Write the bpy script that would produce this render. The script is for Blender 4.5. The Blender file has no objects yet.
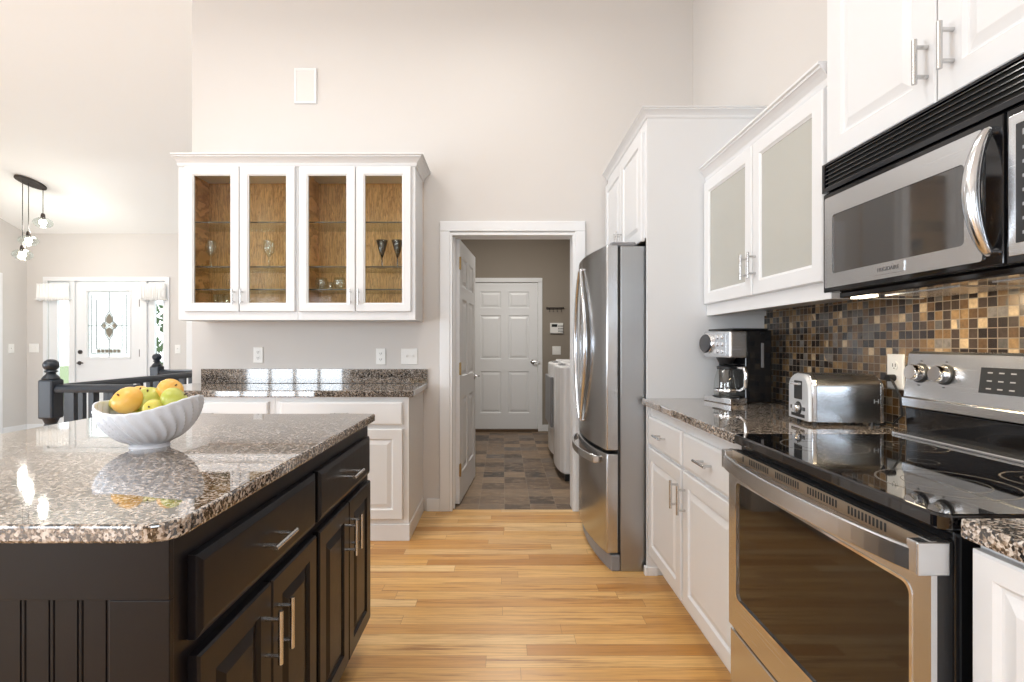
import bpy, bmesh, math, random
from mathutils import Vector, Matrix, Euler
random.seed(7)
PI = math.pi
sc = bpy.context.scene
COL = sc.collection

# ------------------------------------------------------------ camera, world, lights, exposure
F, CU, CV, CAMZ = 507.0, 503.0, 344.0, 1.195
cam_d = bpy.data.cameras.new('camera')
cam = bpy.data.objects.new('camera', cam_d); COL.objects.link(cam)
cam.location = (0, 0, CAMZ); cam.rotation_euler = (PI/2, 0, 0)
cam_d.sensor_width = 36; cam_d.lens = F/1024*36
cam_d.shift_x = (512-CU)/1024; cam_d.shift_y = -(341-CV)/1024
cam_d.clip_start = 0.02; cam_d.clip_end = 200
sc.camera = cam

w = bpy.data.worlds.new('world'); sc.world = w; w.use_nodes = True
bg = w.node_tree.nodes['Background']
bg.inputs[0].default_value = (0.95, 0.975, 1.0, 1); bg.inputs[1].default_value = 2.6

def area(name, loc, rot, sx, sy, power, color=(1, 1, 1), spread=180):
    d = bpy.data.lights.new(name, 'AREA'); d.shape = 'RECTANGLE'; d.size = sx; d.size_y = sy
    d.energy = power; d.color = color; d.spread = math.radians(spread)
    o = bpy.data.objects.new(name, d); COL.objects.link(o); o.location = loc; o.rotation_euler = rot
    return o
DAY = (0.80, 0.90, 1.0); WARM = (1.0, 0.86, 0.70)
# daylight through the glass doors and windows of the wall behind the camera and of the dining side
area('daylight_back_doors', (-4.22, -3.14, 1.15), (PI/2, 0, 0), 2.0, 2.0, 85, DAY)
area('daylight_back_window', (-0.6, -3.14, 1.6), (PI/2, 0, 0), 1.8, 1.1, 45, DAY)
area('daylight_left_doors', (-6.46, 0.2, 1.25), (PI/2, 0, -PI/2), 3.0, 2.2, 140, DAY)
area('daylight_front_door', (-5.4, 9.4, 1.6), (PI/2, 0, PI), 5.0, 3.2, 120, DAY)
# soft fills added under the vault and in the laundry and foyer; kitchen downlights
area('added_vault_fill', (-2.6, 0.4, 3.80), (0.0, 0, 0), 3.0, 1.4, 60, (0.96, 0.98, 1.0))  # unseen fill added to soften the room, the vault has no opening
area('added_laundry_fill', (0.1, 5.3, 2.86), (0, 0, 0), 0.5, 0.5, 36, (1, 0.95, 0.88))  # added fill that lights the closed laundry, no fixture behind it
for i, (x, y) in enumerate(((-0.1, 1.3), (0.0, 2.6), (-1.5, 2.4), (-3.6, 1.6))):
    area('kitchen_downlight', (x, y, 3.55), (0, 0, 0), 0.22, 0.22, 8, (1, 0.97, 0.92))
area('added_foyer_fill', (-4.4, 5.0, 3.2), (0, 0, 0), 0.4, 0.4, 15, (0.97, 0.98, 1.0))  # extra unseen fill added to brighten the foyer
sc.view_settings.view_transform = 'Standard'; sc.view_settings.look = 'None'
sc.view_settings.gamma = 1; sc.view_settings.use_curve_mapping = False
sc.view_settings.exposure = 0.20
sc.cycles.use_denoising = True
sc.cycles.max_bounces = 12; sc.cycles.diffuse_bounces = 6; sc.cycles.glossy_bounces = 5
sc.cycles.transmission_bounces = 8; sc.cycles.transparent_max_bounces = 16
sc.cycles.caustics_reflective = False; sc.cycles.caustics_refractive = False
sc.cycles.sample_clamp_indirect = 6

def X(u, Y): return (u-CU)*Y/F
def Z(v, Y): return CAMZ-(v-CV)*Y/F

# ------------------------------------------------------------ materials
class Nt:
    def __init__(s, name):
        s.m = bpy.data.materials.new(name); s.m.use_nodes = True
        s.t = s.m.node_tree; s.b = s.t.nodes['Principled BSDF']; s.out = s.t.nodes['Material Output']
    def n(s, typ, **kw):
        x = s.t.nodes.new(typ)
        for k, v in kw.items(): setattr(x, k, v)
        return x
    def l(s, a, b): s.t.links.new(a, b)
    def math(s, op, a, b=None, c=None):
        x = s.n('ShaderNodeMath', operation=op)
        for i, v in enumerate((a, b, c)):
            if v is None: continue
            if isinstance(v, (int, float)): x.inputs[i].default_value = v
            else: s.l(v, x.inputs[i])
        return x.outputs[0]
    def coord(s): return s.n('ShaderNodeTexCoord').outputs['Object']
    def sep(s, v):
        x = s.n('ShaderNodeSeparateXYZ'); s.l(v, x.inputs[0]); return x.outputs
    def comb(s, a, b, c):
        x = s.n('ShaderNodeCombineXYZ')
        for i, v in enumerate((a, b, c)):
            if isinstance(v, (int, float)): x.inputs[i].default_value = v
            else: s.l(v, x.inputs[i])
        return x.outputs[0]
    def noise(s, vec, scale, detail=4, rough=.5):
        x = s.n('ShaderNodeTexNoise'); x.inputs['Scale'].default_value = scale
        x.inputs['Detail'].default_value = detail; x.inputs['Roughness'].default_value = rough
        if vec is not None: s.l(vec, x.inputs['Vector'])
        return x.outputs['Fac']
    def ramp(s, fac, stops, interp='LINEAR'):
        x = s.n('ShaderNodeValToRGB'); r = x.color_ramp; r.interpolation = interp
        while len(r.elements) < len(stops): r.elements.new(0.5)
        for e, (p, c) in zip(r.elements, stops): e.position = p; e.color = (*c, 1)
        s.l(fac, x.inputs[0]); return x.outputs[0]
    def mix(s, fac, a, b, mode='MIX'):
        x = s.n('ShaderNodeMix', data_type='RGBA', blend_type=mode)
        for sock, v in ((x.inputs[0], fac), (x.inputs[6], a), (x.inputs[7], b)):
            if isinstance(v, (int, float)): sock.default_value = v
            elif isinstance(v, tuple): sock.default_value = (*v, 1)
            else: s.l(v, sock)
        return x.outputs[2]
    def bump(s, h, strength=.2, dist=.002):
        x = s.n('ShaderNodeBump'); x.inputs['Strength'].default_value = strength; x.inputs['Distance'].default_value = dist
        s.l(h, x.inputs['Height']); s.l(x.outputs[0], s.b.inputs['Normal'])
    def set(s, **kw):
        for k, v in kw.items():
            k = k.replace('_', ' ')
            i = s.b.inputs[k]
            i.default_value = (*v, 1) if isinstance(v, tuple) and len(v) == 3 and i.type == 'RGBA' else v
        return s

def plain(name, col, rough=.5, metal=0, **kw):
    n = Nt(name); n.set(Base_Color=col, Roughness=rough, Metallic=metal, **kw)
    f = n.noise(n.coord(), 35, 3)
    n.l(n.math('MULTIPLY_ADD', f, .08, max(rough-.04, 0)), n.b.inputs['Roughness'])
    return n.m

def emis(name, col, st):
    n = Nt(name); n.set(Base_Color=col, Emission_Color=col, Emission_Strength=st); return n.m

def wallpaint(name, col):
    n = Nt(name); n.set(Base_Color=col, Roughness=.75)
    c = n.coord(); n.l(n.mix(n.noise(c, 1.2, 2), tuple(x*.985 for x in col), tuple(min(1, x*1.015) for x in col)), n.b.inputs['Base Color'])
    n.bump(n.noise(c, 240, 3), .12, .001); return n.m

def cells(n, a, b, sa, sb, gap, shift='random'):
    row = n.math('FLOOR', n.math('DIVIDE', b, sb))
    if shift == 'random':
        wn = n.n('ShaderNodeTexWhiteNoise', noise_dimensions='1D'); n.l(row, wn.inputs['W'])
        a = n.math('ADD', a, n.math('MULTIPLY', wn.outputs['Value'], sa*3.7))
    qa = n.math('DIVIDE', a, sa); qb = n.math('DIVIDE', b, sb)
    col = n.math('FLOOR', qa)
    w2 = n.n('ShaderNodeTexWhiteNoise', noise_dimensions='2D'); n.l(n.comb(col, row, 0), w2.inputs['Vector'])
    fa = n.math('FRACT', qa); fb = n.math('FRACT', qb)
    ga = n.math('LESS_THAN', fa, gap/sa); gb = n.math('LESS_THAN', fb, gap/sb)
    return w2.outputs['Value'], n.math('MAXIMUM', ga, gb), w2.outputs['Color']

def m_floor():
    n = Nt('oak_strip_floor'); c = n.coord(); x, y, z = n.sep(c)
    r, g, rc = cells(n, x, y, 1.05, .072, .0016)
    gv = n.comb(n.math('MULTIPLY_ADD', x, 1.1, n.math('MULTIPLY', r, 37)), n.math('MULTIPLY', y, 22), r)
    g1 = n.noise(gv, 2.0, 6, .62); 
    gv2 = n.comb(n.math('MULTIPLY_ADD', x, 5, n.math('MULTIPLY', r, 11)), n.math('MULTIPLY', y, 160), r)
    g2 = n.noise(gv2, 1.0, 4, .6)
    base = n.ramp(r, [(0, (.50, .235, .060)), (.2, (.62, .32, .095)), (.5, (.73, .42, .140)), (.8, (.82, .52, .205)), (.94, (.85, .60, .29)), (1, (.54, .26, .07))])
    c1 = n.mix(n.ramp(g1, [(.30, (1, 1, 1)), (.45, (.16, .16, .16)), (.72, (0, 0, 0))]), base, (.30, .125, .035))
    c2 = n.mix(n.math('MULTIPLY', n.ramp(g2, [(.42, (1, 1, 1)), (.55, (0, 0, 0))]), .38), c1, (.38, .195, .07))
    c3 = n.mix(n.math('MULTIPLY', g, .75), c2, (.22, .11, .04))
    n.l(c3, n.b.inputs['Base Color']); n.set(Roughness=.30)
    n.l(n.math('MULTIPLY_ADD', g2, .15, .26), n.b.inputs['Roughness'])
    n.bump(n.math('SUBTRACT', 1, g), .25, .001); return n.m

def m_vinyl():
    n = Nt('slate_look_vinyl_tile'); c = n.coord(); x, y, z = n.sep(c)
    r, g, rc = cells(n, x, y, .18, .36, .003, None)
    x2 = n.math('ADD', y, 0)
    r2, g2, _ = cells(n, x, y, .19, .19, .004, None)
    nz = n.noise(n.comb(n.math('MULTIPLY_ADD', r2, 30, n.math('MULTIPLY', x, 1)), n.math('MULTIPLY', y, 2.2), r2), 9, 6, .7)
    base = n.ramp(r2, [(0, (.045, .033, .026)), (.3, (.10, .068, .045)), (.55, (.17, .115, .072)), (.8, (.24, .165, .10)), (1, (.10, .085, .075))])
    c1 = n.mix(n.ramp(nz, [(.48, (0, 0, 0)), (.75, (.8, .8, .8))]), base, (.34, .24, .155))
    n.l(n.mix(n.math('MULTIPLY', g2, .45), c1, (.30, .24, .18)), n.b.inputs['Base Color']); n.set(Roughness=.42)
    n.bump(nz, .15, .002); return n.m

def m_mosaic():
    n = Nt('stone_mosaic'); c = n.coord(); x, y, z = n.sep(c)
    r, g, rc = cells(n, y, z, .0288, .0288, .0026, None)
    big = n.noise(c, 5, 1)
    col = n.ramp(n.math('ADD', r, n.math('MULTIPLY_ADD', big, .3, -.15)), [(0, (.028, .017, .012)), (.2, (.062, .042, .03)), (.36, (.11, .10, .09)), (.5, (.13, .075, .035)),
                     (.68, (.21, .125, .055)), (.82, (.33, .21, .10)), (.93, (.60, .45, .28)), (.98, (.22, .2, .18))], 'CONSTANT')
    nz = n.noise(n.comb(n.math('MULTIPLY', r, 50), y, z), 60, 5, .7)
    c1 = n.mix(n.ramp(nz, [(.3, (.55, .55, .55)), (.7, (1.5, 1.4, 1.3))]), col, col)
    mx = n.mix(1.0, col, n.ramp(nz, [(.3, (.5, .5, .5)), (.72, (1, 1, 1))]), 'MULTIPLY')
    n.l(n.mix(g, mx, (.20, .165, .125)), n.b.inputs['Base Color']); n.set(Roughness=.28)
    n.l(n.math('MULTIPLY_ADD', g, .5, .24), n.b.inputs['Roughness'])
    n.bump(n.math('SUBTRACT', 1, g), .5, .002); return n.m

def m_granite(name='speckled_granite', dark=1.0):
    n = Nt(name); c = n.coord()
    v = n.n('ShaderNodeTexVoronoi', feature='F1'); v.inputs['Scale'].default_value = 225; n.l(c, v.inputs['Vector'])
    v.inputs['Randomness'].default_value = 1
    vs = n.sep(v.outputs['Color'])[0]
    n1 = n.noise(c, 95, 6, .7); n2 = n.noise(c, 28, 4, .6)
    f = n.math('ADD', n.math('MULTIPLY', vs, .45), n.math('ADD', n.math('MULTIPLY', n1, .75), n.math('MULTIPLY', n2, .25)))
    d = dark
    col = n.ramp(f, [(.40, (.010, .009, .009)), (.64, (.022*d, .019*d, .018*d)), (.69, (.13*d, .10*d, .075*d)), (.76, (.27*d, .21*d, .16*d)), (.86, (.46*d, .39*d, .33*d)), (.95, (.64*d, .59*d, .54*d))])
    n.l(col, n.b.inputs['Base Color']); n.set(Roughness=.05, IOR=1.8, Coat_Weight=.6, Coat_Roughness=.015, Coat_IOR=1.6); return n.m

def m_oak():
    n = Nt('golden_oak_veneer'); c = n.coord(); x, y, z = n.sep(c)
    wv = n.noise(n.comb(n.math('MULTIPLY', x, 14), y, n.math('MULTIPLY', z, 1.6)), 1.4, 5, .6)
    rings = n.math('FRACT', n.math('MULTIPLY', wv, 11))
    fine = n.noise(n.comb(n.math('MULTIPLY', x, 220), y, n.math('MULTIPLY', z, 6)), 1, 3)
    c1 = n.ramp(rings, [(0, (.46, .24, .07)), (.4, (.84, .50, .19)), (.8, (.90, .56, .23)), (1, (.50, .27, .085))])
    n.l(n.mix(n.ramp(fine, [(.4, (1, 1, 1)), (.6, (0, 0, 0))]), c1, n.mix(.5, c1, (.36, .18, .055))), n.b.inputs['Base Color'])
    n.set(Roughness=.4); return n.m

def m_steel(name='brushed_steel', col=(.64, .655, .675), rough=.26, axis='h'):
    n = Nt(name); c = n.coord(); x, y, z = n.sep(c)
    s = (3, 3, 700) if axis == 'h' else (500, 500, 3)
    f = n.noise(n.comb(n.math('MULTIPLY', x, s[0]), n.math('MULTIPLY', y, s[1]), n.math('MULTIPLY', z, s[2])), 1, 2)
    n.l(n.mix(f, tuple(v*.97 for v in col), tuple(min(1, v*1.03) for v in col)), n.b.inputs['Base Color'])
    n.l(n.math('MULTIPLY_ADD', f, .07, rough-.035), n.b.inputs['Roughness']); n.set(Metallic=1.0)
    return n.m

def m_glass(name, tint=(.96, .98, .97), gloss=.05, ior=1.45):
    n = Nt(name); t = n.t
    tr = n.n('ShaderNodeBsdfTransparent'); tr.inputs[0].default_value = (*tint, 1)
    gl = n.n('ShaderNodeBsdfGlossy'); gl.inputs['Roughness'].default_value = gloss
    lw = n.n('ShaderNodeLayerWeight'); lw.inputs[0].default_value = .5
    f0 = ((ior-1)/(ior+1))**2
    fr = n.math('MULTIPLY_ADD', n.math('POWER', lw.outputs['Facing'], 5), .55, f0)
    mx = n.n('ShaderNodeMixShader'); n.l(fr, mx.inputs[0]); n.l(tr.outputs[0], mx.inputs[1]); n.l(gl.outputs[0], mx.inputs[2])
    n.l(mx.outputs[0], n.out.inputs[0]); return n.m

def m_frost():
    n = Nt('frosted_glass')
    tr = n.n('ShaderNodeBsdfTransparent'); tr.inputs[0].default_value = (.80, .82, .80, 1)
    n.set(Base_Color=(.66, .655, .61), Roughness=.2, IOR=1.5)
    mx = n.n('ShaderNodeMixShader'); mx.inputs[0].default_value = .6
    n.l(tr.outputs[0], mx.inputs[1]); n.l(n.b.outputs[0], mx.inputs[2]); n.l(mx.outputs[0], n.out.inputs[0]); return n.m

def m_leaded():
    # textured, obscured door glass: light passes but the view is broken up
    n = Nt('textured_privacy_glass'); c = n.coord()
    f = n.noise(c, 70, 5, .7)
    tl = n.n('ShaderNodeBsdfTranslucent'); n.l(n.ramp(f, [(.3, (.35, .38, .36)), (.6, (.95, .97, .96))]), tl.inputs[0])
    tr = n.n('ShaderNodeBsdfTransparent'); mx = n.n('ShaderNodeMixShader'); mx.inputs[0].default_value = .45
    n.l(tl.outputs[0], mx.inputs[1]); n.l(tr.outputs[0], mx.inputs[2])
    m2 = n.n('ShaderNodeMixShader'); m2.inputs[0].default_value = .12
    gl = n.n('ShaderNodeBsdfGlossy'); gl.inputs['Roughness'].default_value = .2
    n.l(mx.outputs[0], m2.inputs[1]); n.l(gl.outputs[0], m2.inputs[2]); n.l(m2.outputs[0], n.out.inputs[0]); return n.m

def m_fruit(name, a, b):
    n = Nt(name); c = n.coord(); f = n.noise(c, 14, 3)
    sp = n.noise(c, 400, 2)
    col = n.mix(n.ramp(f, [(.35, (0, 0, 0)), (.65, (1, 1, 1))]), a, b)
    n.l(n.mix(n.math('MULTIPLY', n.ramp(sp, [(.62, (0, 0, 0)), (.7, (1, 1, 1))]), .35), col, (.75, .6, .2)), n.b.inputs['Base Color'])
    n.set(Roughness=.32, Subsurface_Weight=.1); n.b.inputs['Subsurface Radius'].default_value = (.01, .006, .002); return n.m

M = dict(
    wall=wallpaint('greige_wall_paint', (.615, .592, .570)),
    taupe=wallpaint('taupe_wall_paint', (.27, .235, .195)),
    ceil=wallpaint('white_ceiling_paint', (.88, .88, .875)),
    trim=plain('white_trim_paint', (.76, .772, .785), .35),
    white=plain('white_cabinet_paint', (.70, .71, .722), .32),
    floor=m_floor(), vinyl=m_vinyl(), mosaic=m_mosaic(),
    foyer=plain('pale_foyer_floor', (.62, .62, .62), .25),  # one pale grey over the whole foyer floor
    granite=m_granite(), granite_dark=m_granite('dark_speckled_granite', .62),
    oak=m_oak(),
    espresso=plain('espresso_paint', (.0085, .0072, .0085), .30, Specular_IOR_Level=.26),
    navy=plain('blue_black_paint', (.016, .022, .032), .35),
    steel=m_steel(), steelv=m_steel('brushed_steel_upright', (.55, .565, .585), .22, 'v'),
    steelside=m_steel('textured_steel_side', (.40, .41, .42), .34, 'v'),
    nickel=plain('satin_nickel', (.60, .60, .60), .24, 1.0),
    chrome=plain('polished_chrome', (.80, .80, .81), .08, 1.0),
    satin=plain('satin_steel', (.66, .68, .71), .17, 1.0),
    silver=plain('silver_plastic', (.50, .51, .52), .3, .3),
    brass=plain('aged_brass', (.42, .30, .14), .35, 1.0),
    bronze=plain('oiled_bronze', (.06, .05, .045), .4, .6),
    blackgloss=plain('black_gloss_enamel', (.006, .006, .007), .06),
    blackglass=plain('black_ceramic_glass', (.004, .004, .005), .04, Coat_Weight=.5, Coat_Roughness=.02),
    ovenglass=plain('smoked_oven_glass', (.012, .009, .007), .05, IOR=1.55),
    mwglass=plain('smoked_microwave_glass', (.045, .042, .040), .05, IOR=1.9),
    blackplastic=plain('black_plastic', (.012, .012, .013), .35),
    louvreblack=plain('gloss_black_louvre', (.004, .005, .009), .12),
    darkdial=plain('dark_grey_dial', (.05, .05, .055), .3),
    greyplastic=plain('grey_plastic', (.22, .22, .23), .4),
    panelgrey=plain('grey_touch_panel', (.022, .024, .027), .2),
    mark=plain('pale_print', (.30, .31, .33), .5),
    darkmark=plain('dark_print', (.08, .08, .085), .5),
    ring=plain('burner_ring_print', (.16, .15, .14), .2),
    plastic=plain('white_plastic', (.80, .80, .78), .35),
    enamel=plain('white_enamel', (.82, .82, .83), .18),
    slot=plain('dark_slot', (.02, .02, .02), .6),
    porcelain=plain('white_porcelain', (.76, .79, .85), .22, Coat_Weight=.3),
    clear=m_glass('clear_cabinet_glass', ior=1.22), drink=m_glass('clear_drinking_glass', (.95, .97, .96), .05, 2.1),
    smoke=m_glass('smoked_drinking_glass', (.42, .43, .46), .05, 2.2),
    shelfedge=plain('dark_glass_edge', (.07, .06, .045), .2), shelfglass=m_glass('glass_shelf', (.90, .92, .88), .05, 1.5),
    pane=m_glass('window_glass', (.98, .99, 1), .02, 1.4),
    frost=m_frost(), leaded=m_leaded(),
    lead=plain('lead_came', (.10, .10, .095), .4, .5),
    amber=plain('amber_bevel_glass', (.22, .20, .16), .15),
    shrub=plain('garden_leaf_green', (.07, .13, .045), .6),
    grass=plain('lawn_green', (.16, .22, .09), .8),
    bulb=emis('lit_bulb', (1, .93, .82), 28), lens=emis('lit_lamp_lens', (1, .85, .62), 9),
    green=m_fruit('green_skin', (.40, .44, .06), (.56, .56, .12)),
    yellow=m_fruit('yellow_green_skin', (.62, .52, .07), (.52, .50, .10)),
    orange=m_fruit('orange_skin', (.80, .40, .06), (.86, .54, .13)),
    stem=plain('brown_stem', (.10, .06, .03), .7),
    fabric=plain('white_sheer_cloth', (.84, .84, .83), .9),
    led=emis('dim_display', (.25, .45, .5), .5),
    cord=plain('black_cord', (.015, .015, .015), .5),
)

# ------------------------------------------------------------ mesh helpers
ID = Matrix.Identity(4)
def frame(O, A, C):
    """local x = across (A), local y = outward (C), local z = up"""
    A, C = Vector(A), Vector(C)
    m = Matrix.Identity(4)
    for i in range(3):
        m[i][0] = A[i]; m[i][1] = C[i]; m[i][3] = O[i]
    m[0][2] = 0; m[1][2] = 0; m[2][2] = 1
    return m

class MB:
    def __init__(s, T=ID): s.bm = bmesh.new(); s.T = T
    def v(s, p): return s.bm.verts.new(s.T @ Vector(p))
    def f(s, vs):
        try: return s.bm.faces.new(vs)
        except ValueError: return None
    def box(s, x0, x1, y0, y1, z0, z1):
        p = [s.v((x, y, z)) for z in (z0, z1) for x, y in ((x0, y0), (x1, y0), (x1, y1), (x0, y1))]
        for q in ((0, 3, 2, 1), (4, 5, 6, 7), (0, 1, 5, 4), (1, 2, 6, 5), (2, 3, 7, 6), (3, 0, 4, 7)): s.f([p[i] for i in q])
        return s
    def rings(s, w, h, rs, x=0, z=0, back=True, cap=True, closed=False):
        R = []
        for d, c in rs:
            R.append([s.v((x+a, c, z+b)) for a, b in ((d, d), (w-d, d), (w-d, h-d), (d, h-d))])
        n = len(R)
        for i in range(n if closed else n-1):
            A, B = R[i], R[(i+1) % n]
            for k in range(4): s.f([A[k], A[(k+1) % 4], B[(k+1) % 4], B[k]])
        if not closed:
            if back: s.f(R[0][::-1])
            if cap: s.f(R[-1])
        return s
    def prism(s, pts, axis, a, b):
        """polygon pts extruded along axis from a to b"""
        def mk(p, t):
            return {'x': (t, p[0], p[1]), 'y': (p[0], t, p[1]), 'z': (p[0], p[1], t)}[axis]
        A = [s.v(mk(p, a)) for p in pts]; B = [s.v(mk(p, b)) for p in pts]
        s.f(A[::-1]); s.f(B); n = len(pts)
        for i in range(n): s.f([A[i], A[(i+1) % n], B[(i+1) % n], B[i]])
        return s
    def tube(s, pts, r, seg=10, cap=True):
        pts = [Vector(p) for p in pts]; n = len(pts)
        rr = r if isinstance(r, (list, tuple)) else [r]*n
        prev = None; rings = []
        for i, p in enumerate(pts):
            t = (pts[min(i+1, n-1)]-pts[max(i-1, 0)]).normalized()
            if prev is None:
                a = Vector((0, 0, 1)) if abs(t.z) < .9 else Vector((1, 0, 0))
                u = t.cross(a).normalized()
            else:
                u = (prev - t*prev.dot(t)).normalized()
            prev = u; w_ = t.cross(u)
            rings.append([s.v(p+(u*math.cos(2*PI*k/seg)+w_*math.sin(2*PI*k/seg))*rr[i]) for k in range(seg)])
        for A, B in zip(rings, rings[1:]):
            for k in range(seg): s.f([A[k], A[(k+1) % seg], B[(k+1) % seg], B[k]])
        if cap: s.f(rings[0][::-1]); s.f(rings[-1])
        return s
    def lathe(s, prof, c=(0, 0, 0), seg=24, axis='z', close=False):
        def mk(r, h, a):
            x, y = r*math.cos(a), r*math.sin(a)
            return {'z': (c[0]+x, c[1]+y, c[2]+h), 'x': (c[0]+h, c[1]+x, c[2]+y), 'y': (c[0]+x, c[1]+h, c[2]+y)}[axis]
        R = []
        for r, h in prof:
            if r < 1e-6: R.append([s.v(mk(0, h, 0))])
            else: R.append([s.v(mk(r, h, 2*PI*k/seg)) for k in range(seg)])
        for A, B in zip(R, R[1:]):
            for k in range(seg):
                k2 = (k+1) % seg
                a = [A[0]] if len(A) == 1 else [A[k], A[k2]]
                b = [B[0]] if len(B) == 1 else [B[k2], B[k]]
                if len(a)+len(b) > 2: s.f(a+b)
        if len(R[0]) > 1 and close: s.f(R[0][::-1])
        if len(R[-1]) > 1 and close: s.f(R[-1])
        return s
    def sphere(s, c, r, seg=20, n=12, sq=(1, 1, 1)):
        prof = []
        R = []
        for i in range(n+1):
            a = PI*i/n-PI/2
            if i in (0, n): R.append([s.v((c[0], c[1], c[2]+r*math.sin(a)*sq[2]))])
            else: R.append([s.v((c[0]+r*sq[0]*math.cos(a)*math.cos(2*PI*k/seg), c[1]+r*sq[1]*math.cos(a)*math.sin(2*PI*k/seg), c[2]+r*sq[2]*math.sin(a))) for k in range(seg)])
        for A, B in zip(R, R[1:]):
            for k in range(seg):
                k2 = (k+1) % seg
                a = [A[0]] if len(A) == 1 else [A[k], A[k2]]
                b = [B[0]] if len(B) == 1 else [B[k2], B[k]]
                s.f(a+b)
        return s
    def build(s, name, mat, parent=None, bevel=0, smooth=False, seg=2, local=False):
        bm = s.bm
        bmesh.ops.recalc_face_normals(bm, faces=bm.faces)
        if parent is not None and not local:
            bmesh.ops.transform(bm, matrix=WM[parent.name].inverted(), verts=bm.verts)
        elif parent is None:
            pass
        # origin at the bottom centre of the mesh
        xs = [v.co for v in bm.verts]
        lo = Vector((min(c.x for c in xs), min(c.y for c in xs), min(c.z for c in xs)))
        hi = Vector((max(c.x for c in xs), max(c.y for c in xs), max(c.z for c in xs)))
        o_ = Vector(((lo.x+hi.x)/2, (lo.y+hi.y)/2, lo.z)) if not s.keep else Vector((0, 0, 0))
        bmesh.ops.translate(bm, vec=-o_, verts=bm.verts)
        me = bpy.data.meshes.new(name); bm.to_mesh(me); bm.free()
        me.materials.append(M[mat] if isinstance(mat, str) else mat)
        if smooth:
            me.polygons.foreach_set('use_smooth', [True]*len(me.polygons)); me.set_sharp_from_angle(angle=math.radians(40))
        o = bpy.data.objects.new(name, me); COL.objects.link(o); o.location = o_
        if parent is not None: o.parent = parent
        WM[o.name] = (WM[parent.name] if parent is not None else ID) @ Matrix.Translation(o_)
        if bevel:
            b = o.modifiers.new('bevel', 'BEVEL'); b.width = bevel; b.segments = seg; b.limit_method = 'ANGLE'; b.angle_limit = math.radians(50)
            b.harden_normals = False
        return o
    keep = False
WM = {}

def tag(o, label=None, cat=None, group=None, kind=None):
    if label: o['label'] = label
    if cat: o['category'] = cat
    if group: o['group'] = group
    if kind: o['kind'] = kind
    return o
def thing(name, label, cat, loc=(0, 0, 0), rz=0, group=None):
    o = bpy.data.objects.new(name, None); COL.objects.link(o); o.location = loc; o.rotation_euler = (0, 0, rz)
    o.empty_display_size = .05
    WM[o.name] = Matrix.Translation(loc) @ Matrix.Rotation(rz, 4, 'Z')
    return tag(o, label, cat, group)
def struct(name, mb, mat, **kw):
    o = mb.build(name, mat, **kw); o['kind'] = 'structure'; return o
def copy_tree(o, parent=None):
    c = o.copy(); COL.objects.link(c)
    if parent is not None: c.parent = parent
    for ch in [k for k in o.children]: copy_tree(ch, c)
    return c

def wall_grid(mb, a0, a1, z0, z1, t0, t1, holes, axis):
    """wall along x (axis='x', thickness in y t0..t1) or along y, with rectangular holes"""
    As = sorted({a0, a1, *[h[0] for h in holes], *[h[1] for h in holes]})
    Zs = sorted({z0, z1, *[h[2] for h in holes], *[h[3] for h in holes]})
    nA, nZ = len(As)-1, len(Zs)-1
    def solid(i, j):
        if not (0 <= i < nA and 0 <= j < nZ): return False
        ca, cz = (As[i]+As[i+1])/2, (Zs[j]+Zs[j+1])/2
        return not any(h[0] < ca < h[1] and h[2] < cz < h[3] for h in holes)
    def P(a, t, z): return (a, t, z) if axis == 'x' else (t, a, z)
    def q(*ps): mb.f([mb.v(P(*p)) for p in ps])
    for i in range(nA):
        for j in range(nZ):
            if not solid(i, j): continue
            a, b, c, d = As[i], As[i+1], Zs[j], Zs[j+1]
            for t in (t0, t1): q((a, t, c), (b, t, c), (b, t, d), (a, t, d))
            if not solid(i-1, j): q((a, t0, c), (a, t1, c), (a, t1, d), (a, t0, d))
            if not solid(i+1, j): q((b, t0, c), (b, t1, c), (b, t1, d), (b, t0, d))
            if not solid(i, j-1): q((a, t0, c), (b, t0, c), (b, t1, c), (a, t1, c))
            if not solid(i, j+1): q((a, t0, d), (b, t0, d), (b, t1, d), (a, t1, d))
    bmesh.ops.remove_doubles(mb.bm, verts=mb.bm.verts, dist=1e-5)
    return mb

def pull(parent, c, ax, out, L=.12, r=.0055, mat='nickel', stand=.032):
    """bar pull: c = point on the face, ax = direction of the bar, out = outward"""
    c, ax, out = Vector(c), Vector(ax).normalized(), Vector(out).normalized()
    m = MB(); b = c+out*stand
    m.tube([b-ax*L/2, b+ax*L/2], r, 12)
    for k in (-1, 1):
        p = c+ax*(L/2-.018)*k
        m.tube([p, p+out*stand], r*.85, 10)
    return m.build('handle', mat, parent, smooth=True)

def panel_door(parent, T, w_, h_, name='door', mat='white', t=.02, s=.058, bevel=.002):
    m = MB(T); m.rings(w_, h_, [(0, 0), (0, t-.004), (.004, t), (s, t), (s+.007, t-.008), (s+.012, t-.008), (s+.034, t-.001), (s+.036, t-.0005)])
    return m.build(name, mat, parent)
def slab_front(parent, T, w_, h_, name='drawer', mat='white', t=.02, e=.008):
    m = MB(T); m.rings(w_, h_, [(0, 0), (0, t-.006), (e*.3, t-.004), (e, t-.0005), (e+.003, t)])
    return m.build(name, mat, parent)
def glass_door(parent, T, w_, h_, glassmat, stile=.056, t=.02, name='door', mat='white'):
    m = MB(T); m.rings(w_, h_, [(0, 0), (0, t-.004), (.004, t), (stile-.010, t), (stile-.004, t-.005), (stile, t-.006), (stile, 0)], closed=True)
    d = m.build(name, mat, parent)
    g = MB(T); g.box(stile-.004, w_-stile+.004, t-.012, t-.008, stile-.004, h_-stile+.004); g.build('glass_pane', glassmat, d)
    return d
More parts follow.
